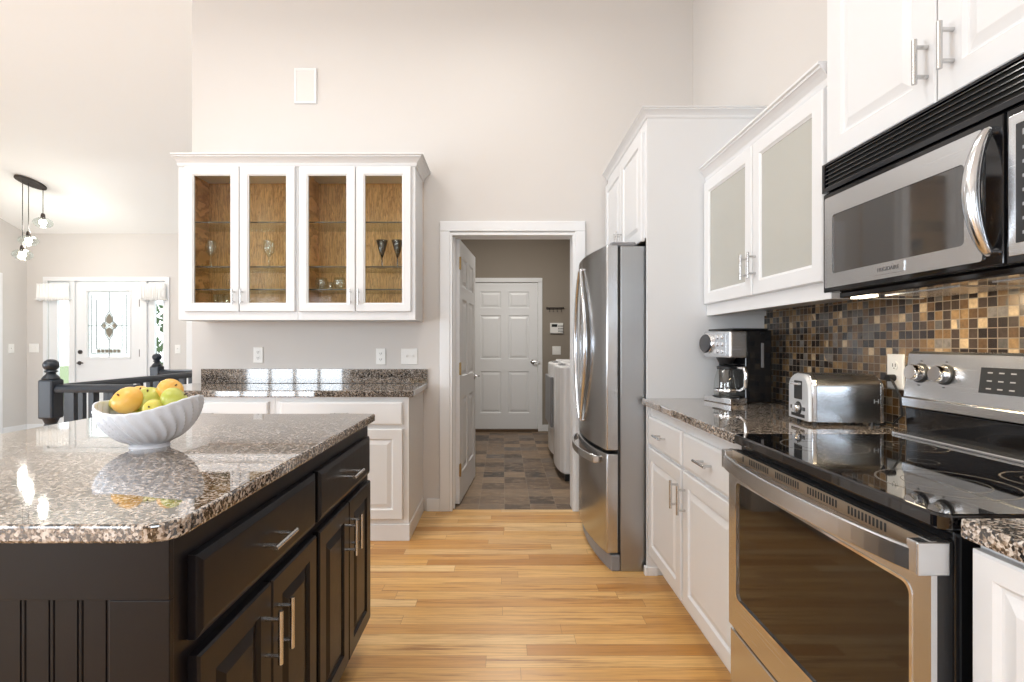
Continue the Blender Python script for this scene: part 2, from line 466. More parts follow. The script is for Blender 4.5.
def six_panel(T, w_, h_, t=.035, hollow=None):
    """six-panel door slab with both faces moulded"""
    m = MB(T); st, mid = .115, .10
    pw = (w_-2*st-mid)/2
    cols = [0, st, st+pw, st+pw+mid, st+2*pw+mid, w_]
    k = h_/2.03
    rows = [0, .22*k, .80*k, .97*k, 1.58*k, 1.68*k, 1.91*k, h_]
    for face, sgn in ((t, 1), (0, -1)):
        for i in range(5):
            for j in range(7):
                W, H = cols[i+1]-cols[i], rows[j+1]-rows[j]
                if i in (1, 3) and j in (1, 3, 5):
                    m.rings(W, H, [(0, face), (.010, face-sgn*.009), (.022, face-sgn*.009), (.045, face-sgn*.002)], x=cols[i], z=rows[j], back=False)
                else: m.rings(W, H, [(0, face)], x=cols[i], z=rows[j], back=False)
    for p in (((0, 0, 0), (w_, 0, 0), (w_, t, 0), (0, t, 0)), ((0, 0, h_), (w_, 0, h_), (w_, t, h_), (0, t, h_)),
              ((0, 0, 0), (0, t, 0), (0, t, h_), (0, 0, h_)), ((w_, 0, 0), (w_, t, 0), (w_, t, h_), (w_, 0, h_))):
        m.f([m.v(q) for q in p])
    return m
CROWN = [(0, 0), (.006, 0), (.010, .010), (.012, .022), (.026, .038), (.040, .050), (.046, .052), (.046, .060), (.056, .064), (.056, .072), (0, .072)]
def sweep_profile(m, path, z0, prof=CROWN, outs=None):
    """mitred moulding along an open path of (x,y); outs = outward offset vectors at each path point per unit projection"""
    R = []
    for (x, y), (ox, oy) in zip(path, outs):
        R.append([m.v((x+ox*p[0], y+oy*p[0], z0+p[1])) for p in prof])
    n = len(prof)
    for A, B in zip(R, R[1:]):
        for k in range(n): m.f([A[k], A[(k+1) % n], B[(k+1) % n], B[k]])
    m.f(R[0][::-1]); m.f(R[-1])
    return m

# ------------------------------------------------------------ setting
XL, XR, YB, YF, YK = -6.53, 1.36, -3.2, 6.95, 3.63      # left, right, back, front walls, cabinet wall
XW = -2.226                                              # end of the cabinet wall
m = MB(); m.keep = True; m.box(XL, XR, YB, YK+.03, -.1, 0); struct('floor', m, 'floor')
m = MB(); m.box(-2.1, XR, YK+.03, YF, -.1, .0); struct('floor_laundry', m, 'vinyl')
m = MB(); m.box(XL, XW, YK+.03, YF, -.1, 0); struct('floor_foyer', m, 'foyer')
# cabinet wall with the doorway to the laundry
D0, D1, DT = X(450, YK), X(575, YK), Z(233, YK)
struct('wall_kitchen', wall_grid(MB(), XW, XR, 0, 4.2, YK, YK+.12, [(D0, D1, -1, DT)], 'x'), 'wall')
WD = [(-5.25, -3.2, .08, 2.15), (-1.5, .3, 1.05, 2.15), (-5.4, -4.2, 2.35, 2.6)]
struct('wall_back', wall_grid(MB(), XL-.12, XR+.12, 0, 2.9, YB-.12, YB, WD, 'x'), 'wall')
m = wall_grid(MB(), YB, YF, 0, 4.6, XL-.12, XL, [(-1.3, 1.7, .08, 2.35), (5.65, 6.52, -1, 2.05)], 'y'); struct('wall_left', m, 'wall')
m = MB(); m.box(XR, XR+.12, YB, YF, 0, 4.6); struct('wall_right', m, 'wall')
FD0, FD1 = X(75.3, YF), X(140, YF)
SL0, SL1, SR0, SR1 = X(53, YF), X(70, YF), X(150, YF), X(164, YF)
FT = Z(281.4, YF)
fh = [(X(46, YF), X(168, YF), -1, Z(279, YF))]
m = wall_grid(MB(), XL-.12, XW, 0, 2.95, YF, YF+.14, fh, 'x'); struct('wall_front', m, 'wall')
# laundry room shell
m = MB(); m.box(XW, -2.1, YK+.12, YF, 0, 4.0); struct('wall_foyer_side', m, 'wall')
GD0, GD1 = X(471.5, YF-.02), X(538, YF-.02)
m = wall_grid(MB(), -2.1, XR, 0, 3.0, YF, YF+.12, [(GD0, GD1, -1, 2.035)], 'x'); struct('wall_laundry_far', m, 'taupe')
m = MB(); m.box(XR-.012, XR-.001, YK+.121, YF, 0, 2.9); struct('wall_laundry_right', m, 'taupe')
m = MB(); m.box(-1.25, -1.15, YK+.121, YF, 0, 2.9); struct('wall_laundry_left', m, 'taupe')
m = MB(); wall_grid(m, -1.15, XR-.012, 0, 2.9, YK+.121, YK+.128, [(D0-.08, D1+.08, -1, DT+.07)], 'x'); struct('wall_laundry_near', m, 'taupe')
m = MB(); m.box(-1.25, XR, YK+.12, YF, 2.9, 3.0); struct('ceiling_laundry', m, 'ceil')
# vaulted ceiling (both slopes, one mesh)
SL = .333; ZC = Z(233.5, YF); YR = 1.875; ZR = ZC+SL*(YF-YR); ZB = ZR-SL*(YR-YB)
m = MB(); e = .12
m.prism([(YF+.1, ZC-SL*.1), (YF+.1, ZC-SL*.1+e), (YR, ZR+e), (YB-.1, ZB-SL*.1+e), (YB-.1, ZB-SL*.1), (YR, ZR)], 'x', XL-.12, XR+.12)
struct('ceiling', m, 'ceil')
# outdoors
m = MB(); m.box(-30, 30, YF+.2, 40, -.4, -.3); struct('ground_lawn', m, 'grass')

# casings, baseboards
def trimbox(name, boxes, bevel=.004, mat='trim'):
    m = MB()
    for b in boxes: m.box(*b)
    return struct(name, m, mat, bevel=bevel)
cw = .072
trimbox('trim_1', [(D0-cw, D0, YK-.018, YK, 0, DT+.01), (D1, D1+cw, YK-.018, YK, 0, DT+.01), (D0-cw, D1+cw, YK-.018, YK, DT+.01, DT+.01+cw)])
trimbox('trim_2', [(D0, D0+.018, YK-.012, YK+.14, 0, DT), (D1-.018, D1, YK-.012, YK+.14, 0, DT), (D0+.018, D1-.018, YK-.012, YK+.14, DT-.018, DT), (D0-.0, D0+.03, YK+.05, YK+.085, 0, DT-.018)], .002)
trimbox('trim_3', [(GD0-.06, GD0, YF-.018, YF, 0, 2.04), (GD1, GD1+.06, YF-.018, YF, 0, 2.04), (GD0-.06, GD1+.06, YF-.018, YF, 2.04, 2.10)])
trimbox('baseboard_kitchen', [(-.545, D0-cw, YK-.014, YK, 0, .09), ], .003)
trimbox('baseboard_left', [(XL, XL+.014, 6.61, YF, 0, .10)], .003)
trimbox('baseboard_front', [(XL+.014, X(43.5, YF), YF-.014, YF, 0, .10), (X(170.5, YF), X(187, YF), YF-.014, YF, 0, .10)], .003)
trimbox('baseboard_laundry', [(GD1+.06, XR-.012, YF-.014, YF, 0, .09), (-1.15, GD0-.06, YF-.014, YF, 0, .09)], .003)
trimbox('trim_4', [(XL, XL+.018, 6.52, 6.60, 0, 2.12), (XL, XL+.018, 5.57, 5.65, 0, 2.12), (XL, XL+.018, 5.65, 6.52, 2.05, 2.12)])
trimbox('trim_5', [(X(187, YF), X(197, YF), YF-.018, YF, 0, 2.05), (X(197, YF), X(197, YF)+.9, YF-.018, YF, 2.0, 2.1)])
trimbox('trim_6', [(GD0, GD1, YF-.05, YF+.12, 0, .03)], .002, 'stem')
# wall windows behind the camera (mullions only; daylight lamps stand in the openings)
def window(n, x0, x1, z0, z1, y, nx, nz, label=None):
    m = MB(); fr = .06
    m.box(x0, x1, y-.03, y+.03, z0, z0+fr); m.box(x0, x1, y-.03, y+.03, z1-fr, z1)
    for i in range(nx+1):
        c = x0+fr/2+(x1-x0-fr)*i/nx; m.box(c-fr/2, c+fr/2, y-.03, y+.03, z0+fr, z1-fr)
    for j in range(1, nz):
        c = z0+(z1-z0)*j/nz; m.box(x0+fr, x1-fr, y-.015, y+.015, c-.012, c+.012)
    return struct('window_%d' % n, m, 'trim')
window(1, -5.25, -3.2, .08, 2.15, YB+.13, 4, 1); window(2, -1.5, .3, 1.05, 2.15, YB+.13, 2, 2)
m = MB(Matrix.Translation((0, 0, 0)))
for i in range(4):
    c = -1.3+.04+2.92*i/3; m.box(XL+.10, XL+.15, c-.04, c+.04, .08, 2.35)
m.box(XL+.10, XL+.15, -1.3, 1.7, .08, .16); m.box(XL+.10, XL+.15, -1.3, 1.7, 2.27, 2.35)
struct('window_3', m, 'trim')

# open six-panel laundry door, hinged on the left jamb
ang = math.atan2(4.53-3.77, X(470.5, 4.53)-(D0+.02))
hx, hy = D0+.02, YK+.125
def door_struct(name, T, w_, h_, mat='trim'):
    o = six_panel(T, w_, h_).build(name, mat, bevel=0); o['kind'] = 'structure'; return o
A = Vector((math.cos(ang), math.sin(ang), 0)); C = Vector((A.y, -A.x, 0))
T = frame((hx-.0*A.x+.004, hy, .012), A, C)
d1 = door_struct('door_1', T, .80, DT-.03)
def knobset(par, T, x, z, t=.035, mat='nickel', lever=True):
    m = MB(T)
    for s, f in ((1, t), (-1, 0)):
        m.lathe([(0, f), (.030, f), (.030, f+s*.006), (.012, f+s*.010), (.010, f+s*.035), (0, f+s*.035)], c=(x, 0, z), seg=16, axis='y')
        if lever: m.tube([(x, f+s*.04, z), (x-.03, f+s*.046, z+.003), (x-.10, f+s*.042, z+.001)], [.009, .008, .006], 8)
        else: m.sphere((x, f+s*.05, z), .027, 14, 8)
    return m.build('door_handle', mat, par, smooth=True)
knobset(d1, T, .80-.065, .90, lever=True)
for z in (.25, 1.0, 1.78):
    m = MB(T); m.box(-.012, .030, .0335, .0385, z-.045, z+.045); m.tube([(-.004, .042, z-.047), (-.004, .042, z+.047)], .006, 8); m.build('hinge', 'brass', d1)
# closed garage door at the end of the laundry
T = frame((GD1-.004, YF-.005+.04, .032), (-1, 0, 0), (0, -1, 0))
d2 = door_struct('door_2', T, GD1-GD0-.008, 2.0)
knobset(d2, T, .07, .97-.05)
for z in (.3, 1.0, 1.75):
    m = MB(T); w2 = GD1-GD0-.008; m.tube([(w2-.001, .04, z-.04), (w2-.001, .04, z+.04)], .005, 8); m.build('hinge', 'brass', d2)
# door on the left wall by the foyer corner
T = frame((XL-.05, 5.655, .012), (0, 1, 0), (1, 0, 0))
d4 = door_struct('door_4', T, .86, 2.03); knobset(d4, T, .07, .97, lever=False)

# front door with sidelights
trimbox('trim_7', [(X(44, YF), X(48, YF), YF-.02, YF, 0, Z(281, YF)), (X(166, YF), X(170, YF), YF-.02, YF, 0, Z(281, YF)), (X(44, YF), X(170, YF), YF-.02, YF, Z(281, YF), Z(277, YF)),
                   (X(70.5, YF), X(75, YF), YF-.012, YF+.12, 0, FT), (X(140.2, YF), X(147, YF), YF-.012, YF+.12, 0, FT),
                   (X(46, YF), X(168, YF), YF-.012, YF+.12, FT+.003, Z(279, YF))], .003)
def sidelight(n, u0, u1, g0, g1):
    x0, x1 = X(u0, YF), X(u1, YF)
    gx0, gx1 = X(g0, YF), X(g1, YF)
    m = wall_grid(MB(), x0, x1, 0, FT, YF+.02, YF+.06, [(gx0, gx1, .35, FT-.12)], 'x')
    o = struct('window_%d' % n, m, 'trim')
    g = MB(); g.box(gx0, gx1, YF+.036, YF+.042, .35, FT-.12); g.build('glass_pane', 'pane', o)
    return o
sidelight(4, 48, 70.5, 56, 67.5); sidelight(5, 147, 166, 153.5, 162)
m = wall_grid(MB(), FD0+.004, FD1-.004, .02, FT-.004, YF+.01, YF+.055, [(X(87, YF), X(128.7, YF), Z(356.8, YF), Z(291.5, YF))], 'x')
d3 = struct('door_3', m, 'trim', bevel=.002)
gx0, gx1, gz0, gz1 = X(87, YF), X(128.7, YF), Z(356.8, YF), Z(291.5, YF)
m = MB(frame((gx0-.03, YF+.012, gz0-.03), (1, 0, 0), (0, -1, 0))); m.rings(gx1-gx0+.06, gz1-gz0+.06, [(0, 0), (.004, .012), (.022, .012), (.030, 0)], closed=True); m.build('glass_frame', 'trim', d3)
m = MB(); m.box(gx0, gx1, YF+.028, YF+.036, gz0, gz1); gl = m.build('glass_pane', 'leaded', d3)
cx, cz = (gx0+gx1)/2, (gz0+gz1)/2-.02
m = MB(); yy = YF+.024; W2, H2 = (gx1-gx0)/2, (gz1-gz0)/2
def came(pts, r=.0045): m.tube([(p[0], yy, p[1]) for p in pts], r, 6)
zc = (gz0+gz1)/2
for k in (.045, .11):
    came([(gx0+k, gz0+k), (gx1-k, gz0+k), (gx1-k, gz1-k), (gx0+k, gz1-k), (gx0+k, gz0+k)])
came([(cx, gz0), (cx, cz-.20)]); came([(cx, cz+.20), (cx, gz1)]); came([(gx0, cz), (cx-.11, cz)]); came([(cx+.11, cz), (gx1, cz)])
for s in (-1, 1):
    came([(cx, cz+.20), (cx+s*.05, cz+.12), (cx+s*.055, cz+.04), (cx, cz)])
    came([(cx, cz-.20), (cx+s*.05, cz-.12), (cx+s*.055, cz-.04), (cx, cz)])
    came([(cx+s*.11, cz), (cx+s*.075, cz+.05), (cx+s*.03, cz+.02)]); came([(cx+s*.11, cz), (cx+s*.075, cz-.05), (cx+s*.03, cz-.02)])
m.build('leading', 'lead', gl, smooth=True)
m = MB()
for s in (-1, 1):
    m.prism([(cx, cz+s*.17), (cx+.04, cz+s*.11), (cx+.045, cz+s*.05), (cx, cz+s*.02), (cx-.045, cz+s*.05), (cx-.04, cz+s*.11)], 'y', yy-.002, yy+.004)
    m.prism([(cx+s*.10, cz), (cx+s*.07, cz+.04), (cx+s*.035, cz), (cx+s*.07, cz-.04)], 'y', yy-.002, yy+.004)
for i in range(6):
    a = gx0+.12+i*.055; m.prism([(a, gz0+.055), (a+.045, gz0+.055), (a+.045, gz0+.10), (a, gz0+.10)], 'y', yy-.002, yy+.004)
m.build('bevelled_glass', 'amber', gl)
m = MB(); m.lathe([(0, 0), (.028, 0), (.028, -.015), (.012, -.02), (0, -.022)], c=(X(80, YF), YF+.010, Z(352, YF)), axis='y', seg=14); m.build('deadbolt', 'bronze', d3, smooth=True)
m = MB(); m.lathe([(0, 0), (.028, 0), (.024, -.01), (.010, -.015), (.010, -.04), (0, -.04)], c=(X(79, YF), YF+.010, Z(363, YF)), axis='y', seg=14)
m.tube([(X(79, YF), YF-.03, Z(363, YF)), (X(85, YF), YF-.035, Z(363, YF))], .009, 8); m.build('door_handle', 'bronze', d3, smooth=True)
for v in (303, 353, 400):
    m = MB(); m.box(FD1-.012, FD1+.004, YF-.002, YF+.010, Z(v, YF)-.05, Z(v, YF)+.05); m.build('hinge', 'bronze', d3)
# valances over the sidelights
for u0, u1, lab in ((40, 72, 'white gathered valance on a rod over the sidelight left of the front door'), (144, 168, 'white gathered valance on a rod over the sidelight right of the front door')):
    x0, x1 = X(u0, YF), X(u1, YF); zt, zb = Z(284, YF), Z(301, YF)
    t = thing('valance', lab, 'valance', ((x0+x1)/2, YF-.07, zb))
    m = MB(); n = 40
    rows_ = []
    for j in range(5):
        f = j/4; z = zt+(zb-zt)*f
        rows_.append([m.v((x0+(x1-x0)*i/n, YF-.055-.012*math.sin(i*1.7)*(.4+f), z+.006*f*math.sin(i*.9))) for i in range(n+1)])
    for a, b in zip(rows_, rows_[1:]):
        for i in range(n): m.f([a[i], a[i+1], b[i+1], b[i]])
    o = m.build('cloth', 'fabric', t, smooth=True); s_ = o.modifiers.new('s', 'SOLIDIFY'); s_.thickness = .002
    m = MB(); m.tube([(x0-.02, YF-.055, zb+.02), (x1+.02, YF-.055, zb+.02)], .006, 8)
    for xx in (x0-.01, x1+.01): m.tube([(xx, YF-.055, zb+.02), (xx, YF-.020, zb+.02)], .005, 6)
    m.build('rod', 'plastic', t, smooth=True)
# shrub outside the right sidelight
m = MB()
for i in range(420):
    a = random.random()*2*PI; r_ = random.random()**.5*.45; z = random.random()*2.0
    p = Vector((X(157, 7.9)+r_*math.cos(a), 8.1+r_*math.sin(a)*.6, z-.2)); s_ = random.uniform(.05, .10)
    q = Euler((random.random()*6, random.random()*6, random.random()*6)).to_matrix()
    vs = [m.v(p+q@Vector(k)*s_) for k in ((-1, 0, 0), (0, .5, .1), (1, 0, 0), (0, -.5, .1))]; m.f(vs)
o = m.build('garden_shrub', 'shrub'); tag(o, 'leafy green shrub outside, seen through the sidelight right of the front door', 'shrub')

# ------------------------------------------------------------ small wall fittings
def plate(name, label, cat, c, out, w_=.07, h_=.115, kind='outlet', group=None, gangs=1):
    out = Vector(out); A = Vector((-out.y, out.x, 0)) if abs(out.z) < .5 else None
    t = thing(name, label, cat, c, 0, group)
    base = Vector(c) - A*w_/2 - Vector((0, 0, h_/2))
    T = frame(base, A, out)
    m = MB(T); m.rings(w_, h_, [(0, 0), (0, .003), (.004, .006)]); m.build('plate', 'plastic', t)
    for g in range(gangs):
        gx = w_/2+(g-(gangs-1)/2)*.046
        if kind == 'outlet':
            for s in (-1, 1):
                m = MB(T); m.lathe([(0, .006), (.016, .006), (.016, .008), (0, .008)], c=(gx, 0, h_/2+s*.021), axis='y', seg=14); so = m.build('socket', 'plastic', t, smooth=True)
                m = MB(T)
                for q in (-.006, .006): m.box(gx+q-.0014, gx+q+.0014, .0081, .0086, h_/2+s*.021-.004, h_/2+s*.021+.007)
                m.box(gx-.002, gx+.002, .0081, .0086, h_/2+s*.021-.011, h_/2+s*.021-.007)
                m.build('slots', 'slot', so)
        else:
            m = MB(T); m.box(gx-.005, gx+.005, .006, .018, h_/2-.004, h_/2+.012); m.build('toggle', 'plastic', t, bevel=.001)
    return t
yw = YK
plate('wall_outlet', 'white duplex outlet above the far counter, below the left glass cabinet', 'outlet', (X(258.5, yw), yw, Z(355, yw)), (0, -1, 0))
plate('wall_outlet', 'white duplex outlet above the far counter, beside the double light switch', 'outlet', (X(381, yw), yw, Z(356.5, yw)), (0, -1, 0))
plate('light_switch', 'white two-gang light switch at the right end of the far counter', 'light switch', (X(409.5, yw), yw, Z(356.5, yw)), (0, -1, 0), w_=.116, kind='switch', gangs=2)
plate('light_switch', 'white light switch on the foyer wall between the front door and the cabinets', 'light switch', (X(178, YF), YF, Z(349, YF)), (0, -1, 0), kind='switch', w_=.08, h_=.12)
plate('light_switch', 'white wide switch plate on the front wall left of the front door', 'light switch', (X(34, YF), YF, Z(348, YF)), (0, -1, 0), kind='switch', w_=.13, h_=.12, gangs=2)
plate('light_switch', 'white switch plate on the side wall at the far left edge, beside a door casing', 'light switch', (XL, 6.73, Z(348.5, 6.73)), (1, 0, 0), kind='switch', w_=.08, h_=.12)
plate('light_switch', 'white two-gang switch below the laundry wall keypad', 'light switch', (X(556.5, YF), YF, Z(350.5, YF)), (0, -1, 0), kind='switch', w_=.115, gangs=2)
# flat speaker cover high on the wall
t = thing('wall_speaker', 'flat white rectangular speaker cover high on the wall above the glass cabinets', 'speaker', (X(306, yw), yw, Z(104, yw)))
T = frame((X(295, yw), yw, Z(104, yw)), (1, 0, 0), (0, -1, 0))
ww, hh = X(317, yw)-X(295, yw), Z(69, yw)-Z(104, yw)
m = MB(T); m.rings(ww, hh, [(0, 0), (0, .012), (.004, .016), (.012, .016), (.014, .012), (.014, 0)], closed=True); m.build('frame', 'trim', t)
m = MB(T); m.box(.014, ww-.014, 0, .012, .014, hh-.014); m.build('grille', wallpaint('grille_paint', (.66, .65, .63)), t)
# thermostat keypad + key rack in the laundry
t = thing('wall_keypad', 'white alarm keypad on the taupe laundry wall', 'keypad', (X(556.5, YF), YF, Z(333, YF)))
T = frame((X(550, YF), YF, Z(333.5, YF)), (1, 0, 0), (0, -1, 0)); kw, kh = X(563, YF)-X(550, YF), Z(323, YF)-Z(333.5, YF)
m = MB(T); m.rings(kw, kh, [(0, 0), (0, .022), (.006, .028)]); m.build('case', 'plastic', t)
m = MB(T); m.box(.02, kw*.55, .028, .030, kh*.62, kh*.88); m.build('display', 'panelgrey', t)
m = MB(T)
for i in range(4):
    for j in range(3): m.box(kw*.55+.012+i*.018, kw*.55+.024+i*.018, .028, .031, .02+j*.035, .04+j*.035)
m.build('keys', 'greyplastic', t)
t = thing('key_rack', 'dark metal key rack with hooks above the laundry keypad', 'key rack', (X(556, YF), YF, Z(312, YF)))
m = MB(); z = Z(308, YF); m.tube([(X(547, YF), YF-.02, z), (X(563, YF), YF-.02, z)], .008, 8)
for u in (549, 561): m.tube([(X(u, YF), YF, z), (X(u, YF), YF-.02, z)], .006, 6)
for u in (547, 563): m.sphere((X(u, YF), YF-.02, z), .014, 10, 6)
m.build('bar', 'bronze', t, smooth=True)
for u in (549.5, 553, 557, 561):
    m = MB(); x = X(u, YF); m.tube([(x, YF-.02, z), (x, YF-.022, z-.04), (x, YF-.035, z-.055), (x, YF-.045, z-.04)], .004, 6); m.build('hook', 'bronze', t, smooth=True)

# ------------------------------------------------------------ stair railing
def newel(x, y, label, h=1.02):
    t = thing('newel_post', label, 'newel post', (x, y, 0))
    s = .045
    MB().box(x-s, x+s, y-s, y+s, 0, .30).build('post_foot', 'navy', t, bevel=.012)
    MB().box(x-s, x+s, y-s, y+s, .74, .98).build('post_block', 'navy', t, bevel=.012)
    m = MB(); m.lathe([(.040, .30), (.042, .32), (.030, .34), (.036, .36), (.030, .38), (.024, .50), (.034, .62), (.036, .66), (.028, .67), (.038, .69), (.030, .71), (.042, .74)], c=(x, y, 0), seg=20)
    m.build('turned_shaft', 'navy', t, smooth=True)
    m = MB(); m.lathe([(.044, .98), (.046, .985), (.036, 1.0), (.026, 1.01), (.022, 1.018), (.034, 1.026), (.030, 1.034)], c=(x, y, 0), seg=20)
    m.sphere((x, y, 1.066), .041, 20, 12, (1, 1, .92)); m.build('ball_finial', 'navy', t, smooth=True)
    return t
NX, NY = X(51, 3.1), 3.1
newel(NX, NY, 'large dark newel post with ball finial at the near corner of the stair railing')
newel(X(157, 4.95), 4.95, 'smaller-looking far newel post with ball finial in front of the front door')
def railing(p0, p1, label, rail_z=.90, n=None):
    p0, p1 = Vector((*p0, 0)), Vector((*p1, 0)); d = (p1-p0); L = d.length; d.normalize(); pr = Vector((-d.y, d.x, 0))
    t = thing('stair_railing', label, 'railing', p0)
    T = frame(p0, d, pr)
    prof = [(-.030, 0), (.030, 0), (.034, .018), (.028, .034), (.014, .046), (-.014, .046), (-.028, .034), (-.034, .018)]
    m = MB(T); m.prism([(a, rail_z+b) for a, b in prof], 'x', 0, L); m.build('handrail', 'navy', t, bevel=.003)
    m = MB(T); m.box(0, L, -.028, .028, 0, .03); m.build('shoe_rail', 'trim', t)
    k = max(2, int(L/.105))
    for i in range(k):
        x = (i+.75)*L/k
        m = MB(T); s = .016
        m.box(x-s, x+s, -s, s, .03, .20); m.box(x-s, x+s, -s, s, .62, rail_z)
        m.lathe([(.015, .20), (.017, .22), (.010, .24), (.013, .26), (.009, .30), (.014, .50), (.016, .56), (.010, .58), (.015, .60), (.016, .62)], c=(x, 0, 0), seg=10)
        m.build('baluster', 'navy', t)
railing((NX+.045, NY), (-2.235, NY), 'short dark railing run from the near newel post towards the far counter')
railing((NX, NY+.045), (NX, 6.0), 'dark railing run going back from the near newel post alongside the stairs')
fx = X(157, 4.95)
railing((fx+.045, 4.95), (NX-.04, 4.95), 'short far railing run starting at the newel post near the front door')

# ------------------------------------------------------------ pendant lamp in the foyer
px, py = X(31, 5.86), 5.86; pz = ZC+SL*(YF-py)
t = thing('pendant_lamp', 'bronze canopy pendant with three lit clear glass shades hanging from the foyer ceiling', 'pendant lamp', (px, py, pz))
tilt = math.atan(SL)
R = Matrix.Translation((px, py, pz)) @ Matrix.Rotation(-tilt, 4, 'X') @ Matrix.Rotation(math.radians(60), 4, 'Z')
m = MB(R); pts = [(.15*math.cos(a*PI/16), .085*math.sin(a*PI/16)) for a in range(32)]
m.prism(pts, 'z', -.028, -.002); m.build('canopy', 'bronze', t, bevel=.006)
for (u, v, Y_) in ((22.5, 254, 5.80), (28.5, 240, 5.85), (43, 222, 5.95)):
    x, z = X(u, Y_), Z(v, Y_); zt = ZC+SL*(YF-Y_)-.02
    m = MB(); m.tube([(x, Y_, zt), (x, Y_, z+.10)], .004, 6); m.build('cord', 'cord', t)
    m = MB(); m.lathe([(0, .10), (.014, .10), (.020, .085), (.024, .05), (.020, .03), (0, .03)], c=(x, Y_, z), seg=14); m.build('socket', 'bronze', t, smooth=True)
    m = MB(); m.lathe([(.022, .055), (.05, .045), (.085, .02), (.098, -.01), (.088, -.035), (.06, -.06)], c=(x, Y_, z), seg=24)
    o = m.build('glass_shade', 'drink', t, smooth=True); s_ = o.modifiers.new('s', 'SOLIDIFY'); s_.thickness = .003
    m = MB(); m.sphere((x, Y_, z-.005), .034, 14, 8); m.build('bulb', 'bulb', t, smooth=True)
    d = bpy.data.lights.new('pendant_bulb_light', 'POINT'); d.energy = 9; d.color = (1, .94, .86); d.shadow_soft_size = .035
    lo_ = bpy.data.objects.new('pendant_bulb_light', d); COL.objects.link(lo_); lo_.location = (x, Y_, z-.06)

# ------------------------------------------------------------ kitchen island
IX0, IX1, IY0, IY1 = -1.53, -.533, .81, 2.00
CZ, CT = .915, .03
isl = thing('kitchen_island', 'espresso-black kitchen island with beadboard end, drawers and doors', 'kitchen island', ((IX0+IX1)/2, (IY0+IY1)/2, 0))
m = MB(); m.box(IX0, IX1-.001, IY0+.012, IY1, .10, CZ-CT); m.build('body', 'espresso', isl)
m = MB(); m.box(IX0+.05, IX1-.07, IY0+.07, IY1-.05, 0, .10); m.build('toe_kick', 'espresso', isl)
# end panel: stiles, rails and grooved beadboard
m = MB(); zt = .785
m.box(IX0, IX1, IY0, IY0+.012, zt, CZ-CT); m.box(IX0, IX1, IY0, IY0+.012, .10, .20)
gxr = X(108.6, IY0); m.box(gxr, IX1, IY0, IY0+.012, .20, zt); m.box(IX0, IX0+.09, IY0, IY0+.012, .20, zt)
m.build('end_frame', 'espresso', isl, bevel=.0015)
m = MB(); x = gxr; pitch = .046
while x > IX0+.095:
    x2 = max(x-pitch, IX0+.09)
    m.prism([(x, IY0+.014), (x, IY0+.010), (x-.0025, IY0+.006), (x-.0065, IY0+.006), (x-.008, IY0+.0105), (x-.0095, IY0+.006), (x2+.0012, IY0+.006), (x2, IY0+.010), (x2, IY0+.014)], 'z', .20, zt)
    x = x2
m.build('beadboard', 'espresso', isl)
# side fronts, facing +x
def isl_front(y0, y1, z0, z1, kind):
    T = frame((IX1, y0, z0), (0, 1, 0), (1, 0, 0))
    if kind == 'drawer': return slab_front(isl, T, y1-y0, z1-z0, 'drawer', 'espresso', .02, .012)
    return panel_door(isl, T, y1-y0, z1-z0, 'door', 'espresso', .02, .05)
XF = IX1+.02
for y0, y1 in ((.856, 1.398), (1.420, 1.965)):
    d = isl_front(y0, y1, .695, .838, 'drawer'); pull(d, (XF, (y0+y1)/2, .762), (0, 1, 0), (1, 0, 0), .11)
    ym = (y0+y1)/2
    d = isl_front(y0, ym-.002, .135, .668, 'door'); pull(d, (XF, ym-.030, .560), (0, 0, 1), (1, 0, 0), .115)
    d = isl_front(ym+.002, y1, .135, .668, 'door'); pull(d, (XF, ym+.030, .560), (0, 0, 1), (1, 0, 0), .115)
def slab(pts, z0, z1, name, mat, label, cat, rad=None, parent=None):
    m = MB(); m.prism(pts, 'z', z0, z1); o = m.build(name, mat, parent, bevel=.005, seg=3)
    if label: tag(o, label, cat)
    return o
def rcorner(cx, cy, r, a0, a1, n=6): return [(cx+r*math.cos(a0+(a1-a0)*i/n), cy+r*math.sin(a0+(a1-a0)*i/n)) for i in range(n+1)]
ax0, ax1, ay0, ay1 = -1.57, -.513, .784, 2.04; r = .045
pts = rcorner(ax0+.02, ay0+.02, .02, PI, 1.5*PI)+rcorner(ax1-r, ay0+r, r, 1.5*PI, 2*PI)+rcorner(ax1-.01, ay1-.01, .01, 0, PI/2)+rcorner(ax0+.02, ay1-.02, .02, PI/2, PI)
slab(pts, CZ-CT, CZ, 'island_countertop', 'granite', 'polished speckled granite countertop on the dark island, under the fruit bowl', 'countertop')

# fruit bowl
bx, by, bz = -.968, 1.39, CZ
def bowl():
    m = MB(); nt, nz = 144, 26; R = []
    for j in range(nz+1):
        f = j/nz; row = []
        for k in range(nt):
            a = 2*PI*k/nt
            top = .1165+.0155*math.cos(2*a)+.008*math.cos(a)
            zz = top*f
            rr = .050+(1-.050)*0
            g = .37+.63*math.sin(max(0, (f-.10)/.90)*PI/2)**.62 if f > .10 else .37-.02*math.sin(f/.10*PI)
            rip = .0042*(1-abs(math.sin(13*a+7.5*f))*2)*min(1, max(0, f-.12)*6)*min(1, (1-f)*7)
            rx, ry = .134*g+rip, (.105*g if f > .1 else .125*g)+rip
            row.append(m.v((bx+rx*math.cos(a), by+ry*math.sin(a), bz+zz)))
        R.append(row)
    for A_, B_ in zip(R, R[1:]):
        for k in range(nt): m.f([A_[k], A_[(k+1) % nt], B_[(k+1) % nt], B_[k]])
    m.f(R[0][::-1])
    o = m.build('fruit_bowl', 'porcelain', smooth=True)
    s_ = o.modifiers.new('s', 'SOLIDIFY'); s_.thickness = .005; s_.offset = -1
    return tag(o, 'white ridged oval porcelain bowl with a wavy rim, holding fruit', 'bowl')
bowl()
